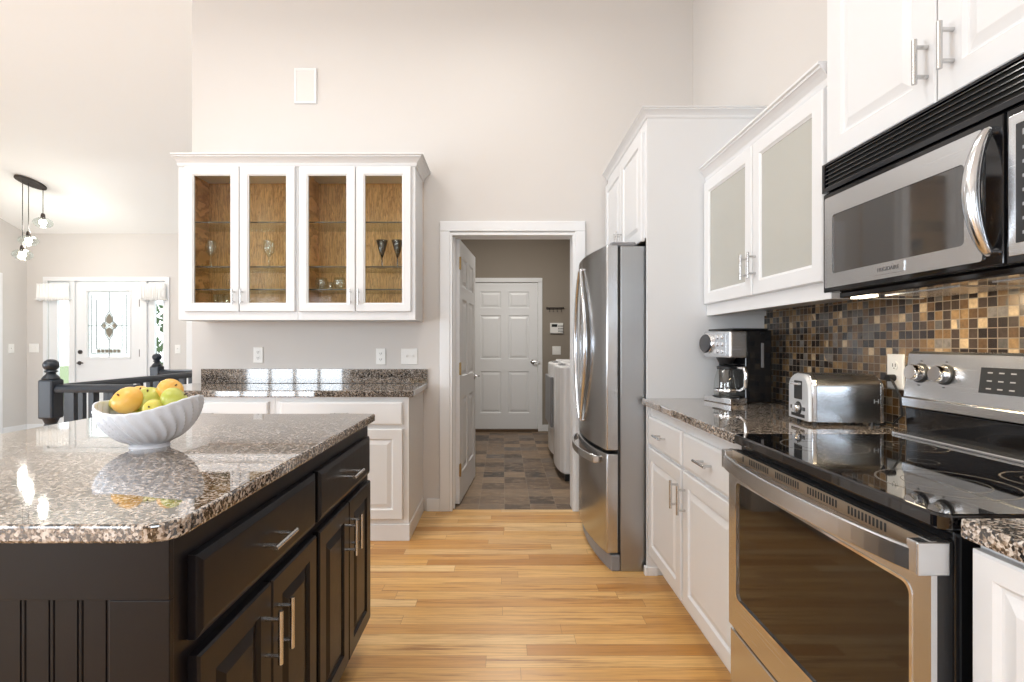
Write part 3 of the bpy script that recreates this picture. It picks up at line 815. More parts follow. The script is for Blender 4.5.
def fruit(u, v, Y_, r, mat, name, label, sq=(1, 1, .93), stem=None, rot=(0, 0, 0)):
    x, z = X(u, Y_), Z(v, Y_)
    t = thing(name, label, 'fruit', (x, Y_, z), 0, 'fruit in the white bowl')
    m = MB(); n, seg = 14, 24; R = []
    Rm = Euler(rot).to_matrix()
    for i in range(n+1):
        a = PI*i/n; pr = math.sin(a)*(1+.06*math.cos(a)); h = math.cos(a)
        h -= .16*math.exp(-(a/.35)**2) ; h += .10*math.exp(-((PI-a)/.3)**2)
        R.append([m.v(Vector((x, Y_, z))+Rm@Vector((r*sq[0]*pr*math.cos(2*PI*k/seg), r*sq[1]*pr*math.sin(2*PI*k/seg), r*sq[2]*h))) for k in range(seg)] if 0 < i < n else [m.v(Vector((x, Y_, z))+Rm@Vector((0, 0, r*sq[2]*h)))])
    for A_, B_ in zip(R, R[1:]):
        for k in range(seg):
            k2 = (k+1) % seg
            a = [A_[0]] if len(A_) == 1 else [A_[k], A_[k2]]
            b = [B_[0]] if len(B_) == 1 else [B_[k2], B_[k]]
            m.f(a+b)
    m.build('skin', mat, t, smooth=True)
    m = MB(); p0 = Vector((x, Y_, z)); m.tube([p0+Rm@Vector((0, 0, r*sq[2]*.80)), p0+Rm@Vector((.002, 0, r*sq[2]*1.02))], [.0018, .0025], 6); m.build('stem', 'stem', t, smooth=True)
fruit(128, 400.5, 1.37, .036, 'orange', 'orange', 'large orange fruit at the front left of the bowl', (1.1, 1, .93), rot=(.9, -.5, 0))
fruit(149, 400, 1.41, .037, 'green', 'apple', 'green fruit in the middle of the bowl behind the small yellow one', rot=(.5, .2, 0))
fruit(170, 390.5, 1.43, .0335, 'orange', 'orange', 'orange fruit topmost at the back right of the bowl', rot=(.3, .9, 0))
fruit(174.5, 401, 1.375, .035, 'green', 'apple', 'large green fruit at the right end of the bowl', (1.08, 1, .92), rot=(-.3, .9, 0))
fruit(154, 409, 1.345, .026, 'yellow', 'apple', 'small yellow-green fruit low at the front centre of the bowl', rot=(1.2, 0, 0))
fruit(119, 402, 1.415, .024, 'yellow', 'apple', 'yellow-green fruit half hidden at the left end of the bowl', rot=(.4, -.8, 0))
fruit(140, 396, 1.445, .030, 'orange', 'orange', 'orange fruit mostly hidden behind the large front-left orange one', rot=(.4, .3, 0))
fruit(143, 416, 1.40, .028, 'green', 'apple', 'green fruit at the bottom of the bowl between the others', rot=(.4, .3, 0))

# ------------------------------------------------------------ far (buffet) base cabinets
BY = 3.08
def base_unit_far(x0, x1, label, last=False):
    t = thing('base_cabinet', label, 'base cabinet', ((x0+x1)/2, (BY+YK)/2, 0))
    m = MB(); m.box(x0, x1, BY, YK-.002, .10, .875); m.build('body', 'white', t)
    m = MB(); m.box(x0, x1+(.006 if last else 0), BY-.006+.0, YK-.014, 0, .10); m.build('plinth', 'white', t, bevel=.003)
    T = frame((x0+.035, BY, .705), (1, 0, 0), (0, -1, 0)); wd = x1-x0-.07
    dr = slab_front(t, T, wd, .14)
    pull(dr, ((x0+x1)/2, BY-.02, .775), (1, 0, 0), (0, -1, 0), .11)
    for k in range(2):
        xa = x0+.035+k*(wd/2+.002); T = frame((xa, BY, .135), (1, 0, 0), (0, -1, 0))
        d = panel_door(t, T, wd/2-.002, .545)
        pull(d, (xa+(wd/2-.032 if k == 0 else .030), BY-.02, .60), (0, 0, 1), (0, -1, 0), .115)
    return t
base_unit_far(-2.19, -1.385, 'white base cabinet at the left half of the far counter, behind the fruit bowl')
base_unit_far(-1.383, -.572, 'white base cabinet at the right end of the far counter, beside the laundry doorway', True)
t = thing('countertop', 'dark speckled granite countertop with backsplash strip against the far wall', 'countertop', (-1.36, 3.3, .875))
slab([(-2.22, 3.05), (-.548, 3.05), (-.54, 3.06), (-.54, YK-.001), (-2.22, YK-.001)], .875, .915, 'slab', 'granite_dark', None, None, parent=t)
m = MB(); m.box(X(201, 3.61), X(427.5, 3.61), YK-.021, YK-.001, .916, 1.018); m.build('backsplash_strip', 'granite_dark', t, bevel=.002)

# upper glass cabinets on the far wall
UY = 3.31; UZ0, UZ1 = Z(320, UY), 2.36
def upper_far(x0, x1, doors, label, outerL=False, outerR=False):
    t = thing('wall_cabinet', label, 'wall cabinet', ((x0+x1)/2, YK, UZ0))
    th = .018
    m = MB(); m.box(x0, x1, YK-.012, YK-.001, UZ0, UZ1); m.build('back_panel', 'oak', t)
    m = MB()
    m.box(x0, x0+th, UY+.02, YK-.012, UZ0+.0, UZ1); m.box(x1-th, x1, UY+.02, YK-.012, UZ0, UZ1)
    m.box(x0+th, x1-th, UY+.02, YK-.012, UZ1-.02, UZ1); m.box(x0+th, x1-th, UY+.02, YK-.012, UZ0, UZ0+.02)
    m.build('case', 'white', t)
    m = MB(); m.box(x0+th, x0+th+.004, UY+.022, YK-.013, UZ0+.02, UZ1-.02); m.box(x1-th-.004, x1-th, UY+.022, YK-.013, UZ0+.02, UZ1-.02)
    m.box(x0+th+.004, x1-th-.004, UY+.022, YK-.013, UZ0+.02, UZ0+.024)
    m.build('lining', 'oak', t)
    m = MB(); zb, zt_ = UZ0, UZ1
    m.box(x0, doors[0][0]+.025, UY, UY+.02, zb, zt_); m.box(doors[-1][1]-.025, x1, UY, UY+.02, zb, zt_)
    m.box(doors[0][0]+.025, doors[-1][1]-.025, UY, UY+.02, zb, UZ0+.075); m.box(doors[0][0]+.025, doors[-1][1]-.025, UY, UY+.02, zt_-.04, zt_)
    m.build('face_frame', 'white', t, bevel=.001)
    for z in (2.0, 1.705, 1.555):
        m = MB(); m.box(x0+th+.005, x1-th-.005, UY+.045, YK-.014, z-.004, z+.004); m.build('shelf', 'shelfglass', t)
        M_ = MB(); M_.box(x0+th+.005, x1-th-.005, UY+.042, UY+.045, z-.004, z+.004); M_.build('shelf_edge', 'shelfedge', t)
        
    for i, (a, b) in enumerate(doors):
        T = frame((a, UY-.001, Z(311.6, 3.29)), (1, 0, 0), (0, -1, 0))
        d = glass_door(t, T, b-a, 2.348-Z(311.6, 3.29), 'clear', .058)
        hx_ = b-.026 if i == 0 else a+.022
        pull(d, (hx_, UY-.021, 1.50), (0, 0, 1), (0, -1, 0), .10, .005)
    return t
UD = [(-2.067, -1.714), (-1.710, -1.352), (-1.324, -.960), (-.955, -.598)]
upper_far(-2.119, -1.339, UD[:2], 'white glass-door wall cabinet, left of the pair above the far counter')
upper_far(-1.337, -.572, UD[2:], 'white glass-door wall cabinet, right of the pair above the far counter')
m = MB(); sweep_profile(m, [(-2.119, YK-.001), (-2.119, UY), (-.572, UY), (-.572, YK-.001)], 2.352, outs=[(-.35, 0), (-.35, -1), (1, -1), (1, 0)])
m.box(-2.118, -.573, UY+.001, YK-.002, 2.361, 2.42)
o = m.build('crown_molding', 'white'); tag(o, 'white crown molding across the top of the glass cabinets on the far wall', 'crown molding')
# glassware
def lathe_glass(name, prof, c, mat, label, cat, group, th=.0015, seg=20):
    m = MB(); m.lathe([(r_, h) for r_, h in prof], c=c, seg=seg); o = m.build(name, mat, smooth=True)
    s_ = o.modifiers.new('s', 'SOLIDIFY'); s_.thickness = th
    return tag(o, label, cat, group)
WINE = [(.0, 0), (.034, .002), (.006, .008), (.004, .03), (.004, .075), (.012, .085), (.032, .11), (.037, .14), (.032, .175), (.028, .19)]
TUMB = [(0, .004), (.030, .004), (.034, .10)]
SHORT = [(0, .003), (.026, .003), (.038, .03), (.042, .055), (.034, .085)]
MART = [(0, 0), (.033, .002), (.004, .006), (.0035, .07), (.008, .078), (.022, .12), (.040, .19)]
Ys = 3.45
def on(z, s, Y_=Ys): return z+.004
lathe_glass('wine_glass', WINE, (X(211, Ys), Ys, 1.7095), 'drink', 'clear stemmed glass on the middle shelf of the leftmost cabinet door', 'glass', 'glassware in the cabinets')
lathe_glass('wine_glass', WINE, (X(269, Ys), Ys, 1.7095), 'drink', 'clear stemmed glass on the middle shelf behind the second cabinet door', 'glass', 'glassware in the cabinets')
lathe_glass('cordial_glass', MART, (X(382, Ys), Ys, 1.7095), 'smoke', 'smoky cone-shaped glass left of its twin behind the rightmost cabinet door', 'glass', 'glassware in the cabinets')
lathe_glass('cordial_glass', MART, (X(397.5, Ys), Ys, 1.7095), 'smoke', 'smoky cone-shaped glass right of its twin behind the rightmost cabinet door', 'glass', 'glassware in the cabinets')
lathe_glass('stemless_glass', SHORT, (X(321.5, Ys), Ys, 1.5595), 'drink', 'round stemless glass, leftmost of three on the low shelf behind the third door', 'glass', 'glassware in the cabinets')
lathe_glass('shot_glass', [(0, .003), (.017, .003), (.021, .055)], (X(330.5, Ys), Ys, 1.5595), 'drink', 'small glass between two round stemless ones behind the third door', 'glass', 'glassware in the cabinets')
lathe_glass('stemless_glass', SHORT, (X(339.5, Ys), Ys, 1.5595), 'drink', 'round stemless glass, rightmost of three on the low shelf behind the third door', 'glass', 'glassware in the cabinets')
for u, lab in ((216, 'clear tumbler, left one at the bottom of the leftmost cabinet'), (221.5, 'clear tumbler, middle one at the bottom of the leftmost cabinet'), (227, 'clear tumbler by the handle side at the bottom of the leftmost cabinet')):
    lathe_glass('tumbler', [(0, .004), (.017, .004), (.019, .155)], (X(u, 3.42), 3.42, UZ0+.0245), 'drink', lab, 'glass', 'glassware in the cabinets')

# ------------------------------------------------------------ laundry machines
def machine(name, label, cat, y0, y1, xf, dark):
    t = thing(name, label, cat, (xf+.33, (y0+y1)/2, 0))
    H = Z(366, 5.0)
    H = 1.0
    m = MB(); ym = (y0+y1)/2
    plan = []
    for i in range(9):
        s = i/8; plan.append((xf+.05-.05*math.sin(s*PI)**.5, y0+(y1-y0)*s))
    plan += [(xf+.66, y1), (xf+.66, y0)]
    m.prism(plan, 'z', .06, H); m.build('cabinet', 'enamel', t, bevel=.018, seg=3)
    m = MB(); m.box(xf+.06, xf+.64, y0+.02, y1-.02, 0, .06); m.build('base', 'blackplastic', t)
    m = MB(); m.box(xf+.10, xf+.48, y0+.08, y1-.08, H, H+.025); m.build('lid', 'enamel', t, bevel=.012)
    m = MB(); m.prism([(xf+.50, H), (xf+.66, H), (xf+.66, H+.13), (xf+.58, H+.12)], 'y', y0+.02, y1-.02); m.build('control_panel', 'enamel', t, bevel=.006)
    m = MB(); m.box(xf+.04, xf+.09, ym-.10, ym+.10, H-.001, H+.012); m.build('lid_grip', 'greyplastic', t, bevel=.004)
    if dark:
        m = MB(); m.box(xf-.012, xf+.02, y0+.03, y1-.03, .35, .86); m.build('door', 'greyplastic', t, bevel=.01)
    return t
machine('washing_machine', 'white washing machine nearer to the laundry doorway', 'washing machine', 4.40, 5.08, .482, False)
machine('clothes_dryer', 'white dryer with grey door behind the nearer laundry machine', 'dryer', 5.10, 5.78, .492, True)

# ------------------------------------------------------------ refrigerator and its enclosure
PY = 2.62
fr = thing('refrigerator', 'stainless steel french-door refrigerator with bottom freezer', 'refrigerator', (.99, 3.1, 0))
F0, F1, FB, FZ = 2.662, 3.572, .617, 1.715
m = MB(); m.box(FB, 1.33, F0, F1, .0, FZ-.005); m.build('body', 'steelside', fr, bevel=.004)
def fplan(y):   # bulged front in plan
    s = (y-F0)/(F1-F0); return .545-.060*math.sin(PI*min(max(s, 0), 1))**.8
def fdoor(name, y0, y1, z0, z1):
    n = 12; pts = [(fplan(y0+(y1-y0)*i/n), y0+(y1-y0)*i/n) for i in range(n+1)]+[(FB-.012, y1), (FB-.012, y0)]
    m = MB(); m.prism(pts, 'z', z0, z1); return m.build(name, 'steelv', fr, bevel=.006, seg=3, smooth=True)
ymid = 3.117
dn = fdoor('door', F0, ymid-.003, .635, FZ); df = fdoor('door', ymid+.003, F1, .635, FZ)
dz = fdoor('freezer_drawer', F0, F1, .095, .617)
m = MB(); m.box(FB-.012, FB, F0+.006, F1-.006, .10, FZ-.01); m.build('gasket', 'slot', fr)
m = MB(); n = 12; m.prism([(fplan(F0+(F1-F0)*i/n)+.025, F0+(F1-F0)*i/n) for i in range(n+1)]+[(FB-.001, F1), (FB-.001, F0)], 'z', 0, .085); m.build('base_grille', 'greyplastic', fr, bevel=.006)
for s, par in ((-1, dn), (1, df)):
    pts = []
    for i in range(17):
        f = i/16; z = .735+.91*f; bow = math.sin(PI*f)
        y = ymid+s*(.030+.165*bow); x = fplan(y)-.012-.010*bow**.6
        pts.append((x, y, z))
    m = MB(); m.tube(pts, [.009+.004*math.sin(PI*i/16) for i in range(17)], 12)
    for k in (0, 16): m.tube([pts[k], (pts[k][0]+.03, pts[k][1], pts[k][2])], .009, 10)
    m.build('handle', 'satin', par, smooth=True)
m = MB()
n = 16; ptsA = []; ptsB = []
for i in range(n+1):
    y = F0+.10+(F1-F0-.20)*i/n; o_ = .018+.032*math.sin(PI*i/n)**.5
    ptsA.append((fplan(y)-o_, y)); ptsB.append((fplan(y)-o_+.012, y))
m.prism(ptsA+ptsB[::-1], 'z', .545, .588)
for y in (F0+.11, F1-.11): m.box(fplan(y)-.03, fplan(y)+.01, y-.012, y+.012, .55, .583)
m.build('handle', 'steel', dz, bevel=.003)
for y in (F0+.05, F1-.05):
    m = MB(); m.box(.57, .70, y-.04, y+.04, FZ-.004, FZ+.018); m.build('hinge_cover', 'greyplastic', fr, bevel=.005)

o = MB().box(.745, XR-.002, PY, PY+.02, 0, 2.364).build('refrigerator_side_panel', 'white'); tag(o, 'tall flat white panel between the refrigerator and the counter', 'panel')
trimbox('trim_8', [(.732, .745, PY-.010, PY+.02, 0, .045), (.745, .80, PY-.010, PY, 0, .045)], .003)
CF = .745
t = thing('wall_cabinet', 'white two-door cabinet above the refrigerator', 'wall cabinet', (1.05, 3.12, 1.75))
m = MB(); m.box(CF, XR-.002, PY+.022, YK-.022, 1.75, 2.364); m.build('body', 'white', t)
yd = [(2.665, 3.122), (3.126, 3.590)]
for i, (a, b) in enumerate(yd):
    T = frame((CF, a, 1.735), (0, 1, 0), (-1, 0, 0)); d = panel_door(t, T, b-a, .575)
    pull(d, (CF-.02, (b-.028) if i == 0 else (a+.028), 1.83), (0, 0, 1), (-1, 0, 0), .10, .005)
m = MB(); sweep_profile(m, [(CF, YK-.001), (CF, PY), (XR-.002, PY)], 2.362, outs=[(-1, 0), (-1, -1), (0, -1)], prof=[(a*.6, b*.68) for a, b in CROWN])
m.box(CF+.001, XR-.003, PY+.001, YK-.002, 2.366, 2.408)
o = m.build('crown_molding', 'white'); tag(o, 'white crown molding on top of the refrigerator enclosure', 'crown molding')

# ------------------------------------------------------------ right wall: base cabinets, counters
RX = .765          # face-frame plane
def base_right(y0, y1, label, hinge):
    t = thing('base_cabinet', label, 'base cabinet', ((RX+XR)/2, (y0+y1)/2, 0))
    m = MB(); m.box(RX, XR-.002, y0, y1, .10, .875); m.build('body', 'white', t)
    m = MB(); m.box(RX+.06, XR-.03, y0+.001, y1-.001, 0, .10); m.build('toe_kick', 'white', t)
    a, b = y0+.012, y1-.012
    T = frame((RX, a, .685), (0, 1, 0), (-1, 0, 0)); d = slab_front(t, T, b-a, .142); pull(d, (RX-.02, (a+b)/2, .757), (0, 1, 0), (-1, 0, 0), .11)
    T = frame((RX, a, .118), (0, 1, 0), (-1, 0, 0)); d = panel_door(t, T, b-a, .550)
    pull(d, (RX-.02, (a+.030) if hinge == 'far' else (b-.030), .555), (0, 0, 1), (-1, 0, 0), .12)
    return t
base_right(2.118, 2.618, 'white base cabinet next to the refrigerator panel, under the coffee maker', 'far')
base_right(1.585, 2.116, 'white base cabinet next to the range, under the toaster', 'near')
t = thing('base_cabinet', 'white base cabinet at the lower right corner, near side of the range', 'base cabinet', (1.06, .55, 0))
m = MB(); m.box(RX, XR-.002, .30, .812, .10, .875); m.build('body', 'white', t)
m = MB(); m.box(RX+.06, XR-.03, .301, .811, 0, .10); m.build('toe_kick', 'white', t)
T = frame((RX, .35, .118), (0, 1, 0), (-1, 0, 0)); d = panel_door(t, T, .458, .752, s=.036); pull(d, (RX-.02, .38, .75), (0, 0, 1), (-1, 0, 0), .12)
CX = .718
o = slab([(CX, 1.581), (XR-.012, 1.581), (XR-.012, PY-.001), (CX, PY-.001)], CZ-.032, CZ, 'countertop', 'granite', 'speckled granite countertop under the coffee maker and toaster', 'countertop')
o = slab([(CX+.018, .22), (XR-.012, .22), (XR-.012, .818), (CX+.018, .818)], CZ-.032, CZ, 'countertop', 'granite', 'granite countertop piece at the right edge, near side of the range', 'countertop')
o = MB(); o.keep = True; o.box(XR-.010, XR-.0005, .20, PY-.0005, .86, 1.80); o = o.build('tile_backsplash', 'mosaic'); tag(o, 'brown and cream stone mosaic tile backsplash on the right wall', 'backsplash')

# ------------------------------------------------------------ range
G0, G1 = .825, 1.575
rg = thing('range', 'stainless steel electric range with black glass cooktop', 'range', (1.0, 1.2, 0))
m = MB(); m.box(.738, 1.33, G0+.004, G1-.004, .04, .888); m.build('body', 'blackgloss', rg, bevel=.003)
for y in (G0+.06, G1-.06):
    for x in (.80, 1.28): MB().lathe([(0, 0), (.02, 0), (.02, .04), (0, .04)], c=(x, y, 0), seg=12).build('foot', 'blackplastic', rg)
# oven door with rounded window
def rrect(a0, a1, b0, b1, r_, n=5):
    return (rcorner(a1-r_, b0+r_, r_, -PI/2, 0, n)+rcorner(a1-r_, b1-r_, r_, 0, PI/2, n)+rcorner(a0+r_, b1-r_, r_, PI/2, PI, n)+rcorner(a0+r_, b0+r_, r_, PI, 1.5*PI, n))
def plate_hole(m, x0, x1, outer, inner):
    """plate in the y-z plane between x0 and x1: outer loop minus inner loop (same point counts)"""
    L = []
    for lp, xx in ((outer, x1), (outer, x0), (inner, x0), (inner, x1)): L.append([m.v((xx, a, b)) for a, b in lp])
    n = len(outer)
    for q in range(4):
        A_, B_ = L[q], L[(q+1) % 4]
        for k in range(n): m.f([A_[k], A_[(k+1) % n], B_[(k+1) % n], B_[k]])
DX = .700
m = MB(); m.box(DX+.0105, .737, G0+.006, G1-.006, .337, .431); m.box(DX+.0105, .737, G0+.006, G1-.006, .789, .869); m.box(DX+.0105, .737, G0+.006, .865, .431, .789); m.box(DX+.0105, .737, 1.529, G1-.006, .431, .789)
backm = m
m = MB(); plate_hole(m, DX, DX+.010, rrect(G0+.004, G1-.004, .335, .872, .002), rrect(.872, 1.522, .432, .782, .018))
od = m.build('oven_door', 'steel', rg)
backm.build('door_core', 'blackplastic', od)
m = MB(); m.box(DX+.004, .735, .8655, 1.5285, .4315, .7885); m.build('window', 'ovenglass', od)
m = MB(); plate_hole(m, DX-.0015, DX+.004, rrect(.867, 1.527, .427, .787, .021), rrect(.8725, 1.5215, .4325, .7815, .018)); m.build('window_bezel', 'chrome', od)
# bowed flat handle
n = 24; A_, B_ = [], []
for i in range(n+1):
    y = G0+.012+(G1-G0-.024)*i/n; o_ = .012+.034*math.sin(PI*i/n)**.7
    A_.append((DX-o_-.010, y)); B_.append((DX-o_, y))
m = MB(); m.prism(A_+B_[::-1], 'z', .816, .858); m.build('handle', 'steel', od, bevel=.003)
for y in (G0+.002, G1-.030): MB().box(DX-.024, DX+.030, y, y+.024, .816, .871).build('handle_bracket', 'steel', od, bevel=.002)
m = MB(); y = G0+.10; k = 0
while y < G1-.10:
    if k % 14 < 11: m.box(DX-.0012, DX+.001, y, y+.0050, .8515, .8675)
    if k % 14 == 10: m.build('vent_slots', 'slot', od); m = MB()
    y += .0098; k += 1
if len(m.bm.verts): m.build('vent_slots', 'slot', od)
m = MB(); m.box(DX-.0006, DX+.001, G0+.03, G1-.03, .846, .872); m.build('vent_strip', plain('tan_steel', (.46, .38, .29), .35, .8), od)
m = MB(); m.box(DX+.004, .737, G0+.004, G1-.004, .085, .322); dw = m.build('warming_drawer', 'steel', rg, bevel=.004)
m = MB(); m.box(DX+.012, .74, G0+.01, G1-.01, .320, .338); m.build('drawer_gap', 'slot', rg)
# cooktop
m = MB(); m.prism(rcorner(.712+.02, G0+.02, .02, PI, 1.5*PI)+[(1.30, G0), (1.30, G1)]+rcorner(.712+.02, G1-.02, .02, PI/2, PI), 'z', .889, .917)
ct = m.build('cooktop', 'blackglass', rg, bevel=.005, seg=3)
def ringmesh(cx_, cy_, r_, w_=.004, z=.9172):
    m = MB(); n = 64; a = [m.v((cx_+r_*math.cos(2*PI*k/n), cy_+r_*math.sin(2*PI*k/n), z)) for k in range(n)]
    b = [m.v((cx_+(r_-w_)*math.cos(2*PI*k/n), cy_+(r_-w_)*math.sin(2*PI*k/n), z)) for k in range(n)]
    for k in range(n): m.f([a[k], a[(k+1) % n], b[(k+1) % n], b[k]])
    return m
for (a, b, rr_) in ((.875, 1.385, .105), (1.115, 1.375, .075), (.885, 1.015, .115), (1.115, 1.02, .085)):
    m = ringmesh(a, b, rr_)
    m2 = ringmesh(a, b, rr_*.62, .0022); me_ = bpy.data.meshes.new('tmp'); m2.bm.to_mesh(me_); m.bm.from_mesh(me_)
    m.build('burner_ring', 'ring', ct)
m = ringmesh(.995, 1.2, .03, .002); m.build('burner_ring', 'ring', ct)
# backguard
m = MB(); m.prism([(1.240, 1.035), (1.256, 1.165), (1.264, 1.172), (1.335, 1.172), (1.335, 1.004), (1.236, 1.004), (1.234, 1.030)], 'y', G0+.004, G1-.004)
bk = m.build('backguard', 'steel', rg, bevel=.002)
m = MB(); m.prism([(1.262, .917), (1.248, .925), (1.244, 1.0), (1.335, 1.0), (1.335, .917)], 'y', G0+.006, G1-.006); m.build('riser', 'blackgloss', rg, bevel=.003)
m = MB(); m.box(1.205, 1.262, G0+.002, G1-.002, .915, .925); m.build('cooktop_trim', 'steel', rg, bevel=.003)
sl = math.atan2(.016, .130)
def guard(y, z, off=0): # point on the slanted face
    return (1.240+(z-1.035)*.123-off*math.cos(sl), y, z+off*math.sin(sl))
nrm = Vector((-math.cos(sl), 0, math.sin(sl)))
for y in (1.518, 1.432, .968, .882):
    c0 = Vector(guard(y, 1.108)); m = MB()
    m.tube([c0+nrm*.0005, c0+nrm*.004], .029, 24); kb = m.build('knob_ring', 'slot', bk, smooth=True)
    m = MB(); m.tube([c0+nrm*.004, c0+nrm*.012, c0+nrm*.030, c0+nrm*.033], [.025, .025, .0225, .021], 24)
    up = Vector((math.sin(sl), 0, math.cos(sl)))
    m.build('knob', 'chrome', bk, smooth=True)
    m = MB(frame(c0, (0, 1, 0), nrm)); 
    for dy_, dz_ in ((0, .036), (0, -.036), (.033, 0), (-.033, 0)):
        p = guard(y+dy_, 1.108+dz_, .0008); m2 = MB
        q = MB(); q.box(p[0]-.0006, p[0]+.0006, p[1]-.003, p[1]+.003, p[2]-.0015, p[2]+.0015); q.build('control_mark', 'darkmark', bk)
    m.bm.free()
def gquad(m, y0, y1, z0, z1, off):
    pts_ = [guard(y0, z0, off), guard(y1, z0, off), guard(y1, z1, off), guard(y0, z1, off)]
    bk_ = [guard(y0, z0, off-.002), guard(y1, z0, off-.002), guard(y1, z1, off-.002), guard(y0, z1, off-.002)]
    P_ = [m.v(p) for p in pts_]; Q_ = [m.v(p) for p in bk_]
    m.f(P_); m.f(Q_[::-1])
    for k in range(4): m.f([P_[k], P_[(k+1) % 4], Q_[(k+1) % 4], Q_[k]])
m = MB(); gquad(m, 1.055, 1.325, 1.068, 1.134, .0022); dp = m.build('display', 'panelgrey', bk)
m = MB(); gquad(m, 1.150, 1.205, 1.085, 1.122, .0028); m.build('clock_face', 'blackgloss', dp)
m = MB()
for i, y in enumerate((1.300, 1.270, 1.240)):
    for j, z in enumerate((1.080, 1.100, 1.121)): gquad(m, y-.008, y+.005, z-.0016, z+.0016, .0030)
for i, y in enumerate((1.13, 1.105, 1.08)):
    for j, z in enumerate((1.080, 1.100, 1.121)): gquad(m, y-.004, y+.004, z-.003, z+.003, .0030)
m.build('button_marks', 'mark', dp)

# ------------------------------------------------------------ microwave
MX = .991; MZ0, MZ1 = 1.353, 1.748
mw = thing('microwave_oven', 'stainless over-the-range microwave with curved chrome handle', 'microwave', (1.17, 1.2, MZ0))
m = MB(); m.box(MX+.02, XR-.012, G0, G1, MZ0, MZ1); m.build('case', 'blackgloss', mw, bevel=.003)
m = MB(); m.box(MX+.04, XR-.04, G0+.02, G1-.02, MZ0-.018, MZ0); bt = m.build('bottom_pan', 'blackgloss', mw, bevel=.004)
m = MB(); m.box(1.10, 1.28, 1.22, 1.46, MZ0-.020, MZ0-.017); m.box(1.10, 1.28, .90, 1.14, MZ0-.020, MZ0-.017); m.build('grease_filter', 'steel', bt)
m = MB(); m.box(1.05, 1.08, 1.46, 1.53, MZ0-.0215, MZ0-.017); m.build('lamp_lens', 'lens', bt)
area('hood_lamp', (1.10, 1.49, MZ0-.03), (0, math.radians(-30), 0), .08, .10, 1.6, (1, .78, .50))
area('hood_lamp', (1.15, 1.05, MZ0-.03), (0, math.radians(-35), 0), .10, .10, 3.0, (1, .76, .46))
# louvred vent
m = MB(); m.box(MX+.012, MX+.02, G0, G1, 1.660, MZ1); gv = m.build('vent_grille', 'slot', mw)
m = MB()
for k in range(6):
    z = 1.672+k*.0125; m.prism([(MX+.001, z), (MX+.002, z+.003), (MX+.013, z+.006), (MX+.013, z+.003)], 'y', G0+.012, G1-.012)
m.box(MX, MX+.013, G0, G1, MZ1-.006, MZ1); m.box(MX, MX+.013, G0, G1, 1.660, 1.672)
for y in (G0, G1-.012): m.box(MX, MX+.013, y, y+.012, 1.672, MZ1-.006)
m.build('louvre', 'louvreblack', gv)
# door: black bezel plate with stainless frame and smoked window
md0 = 1.007
m = MB(); m.box(MX+.004, MX+.02, md0, G1, MZ0, 1.656); md = m.build('door', 'blackgloss', mw, bevel=.003)
m = MB(); plate_hole(m, MX, MX+.006, rrect(1.049, 1.562, 1.366, 1.640, .006), rrect(1.090, 1.527, 1.407, 1.583, .010)); m.build('steel_frame', 'steel', md)
m = MB(); m.box(MX+.0025, MX+.005, 1.086, 1.531, 1.403, 1.587); m.build('window', 'mwglass', md)
y0b, y1b, z0b, z1b = 1.250, 1.355, 1.376, 1.402
m = MB(); m.box(MX-.0025, MX+.001, y0b, y1b, z0b, z1b); bp = m.build('badge', 'steel', md, bevel=.001)
cu = bpy.data.curves.new('badge_text', 'FONT'); cu.body = 'FRIGIDAIRE'; cu.size = .0145; cu.align_x = 'CENTER'; cu.align_y = 'CENTER'; cu.extrude = .0003
cu.materials.append(M['darkmark'])
tmp = bpy.data.objects.new('badge_curve', cu); me_ = bpy.data.meshes.new_from_object(tmp); bpy.data.objects.remove(tmp)
tx = bpy.data.objects.new('badge_text', me_); COL.objects.link(tx); tx.parent = bp
wp = Matrix.Translation((MX-.0028, (y0b+y1b)/2, (z0b+z1b)/2)) @ Matrix(((0, 0, -1, 0), (-1, 0, 0, 0), (0, 1, 0, 0), (0, 0, 0, 1)))
tx.matrix_local = WM[bp.name].inverted() @ wp
pts = []
for i in range(21):
    f = i/20; b_ = math.sin(PI*f); pts.append((MX-.006-.034*b_**.75, 1.030, 1.382+.245*f))
m = MB(); m.tube(pts, [.010+.0055*math.sin(PI*i/20) for i in range(21)], 14)
for k in (0, 20): m.tube([pts[k], (MX+.006, pts[k][1], pts[k][2])], .009, 10)
m.build('handle', 'satin', md, smooth=True)
m = MB(); m.box(MX+.004, MX+.02, G0, md0-.004, MZ0, 1.656); cp = m.build('control_panel', 'blackgloss', mw, bevel=.003)
m = MB(); m.box(MX, MX+.006, G0+.006, md0-.012, 1.366, 1.640); m.build('steel_face', 'steel', cp, bevel=.002)
m = MB(); m.box(MX-.0015, MX+.002, G0+.012, md0-.028, 1.390, 1.620); tp = m.build('touch_panel', 'panelgrey', cp, bevel=.001)
m = MB()
for i in range(4):
    for j in range(8):
        y = md0-.042-i*.038; z = 1.405+j*.027
        m.box(MX-.0022, MX-.0013, y-.012, y, z, z+.006+(.005 if j == 7 else 0))
m.build('key_marks', 'mark', tp)

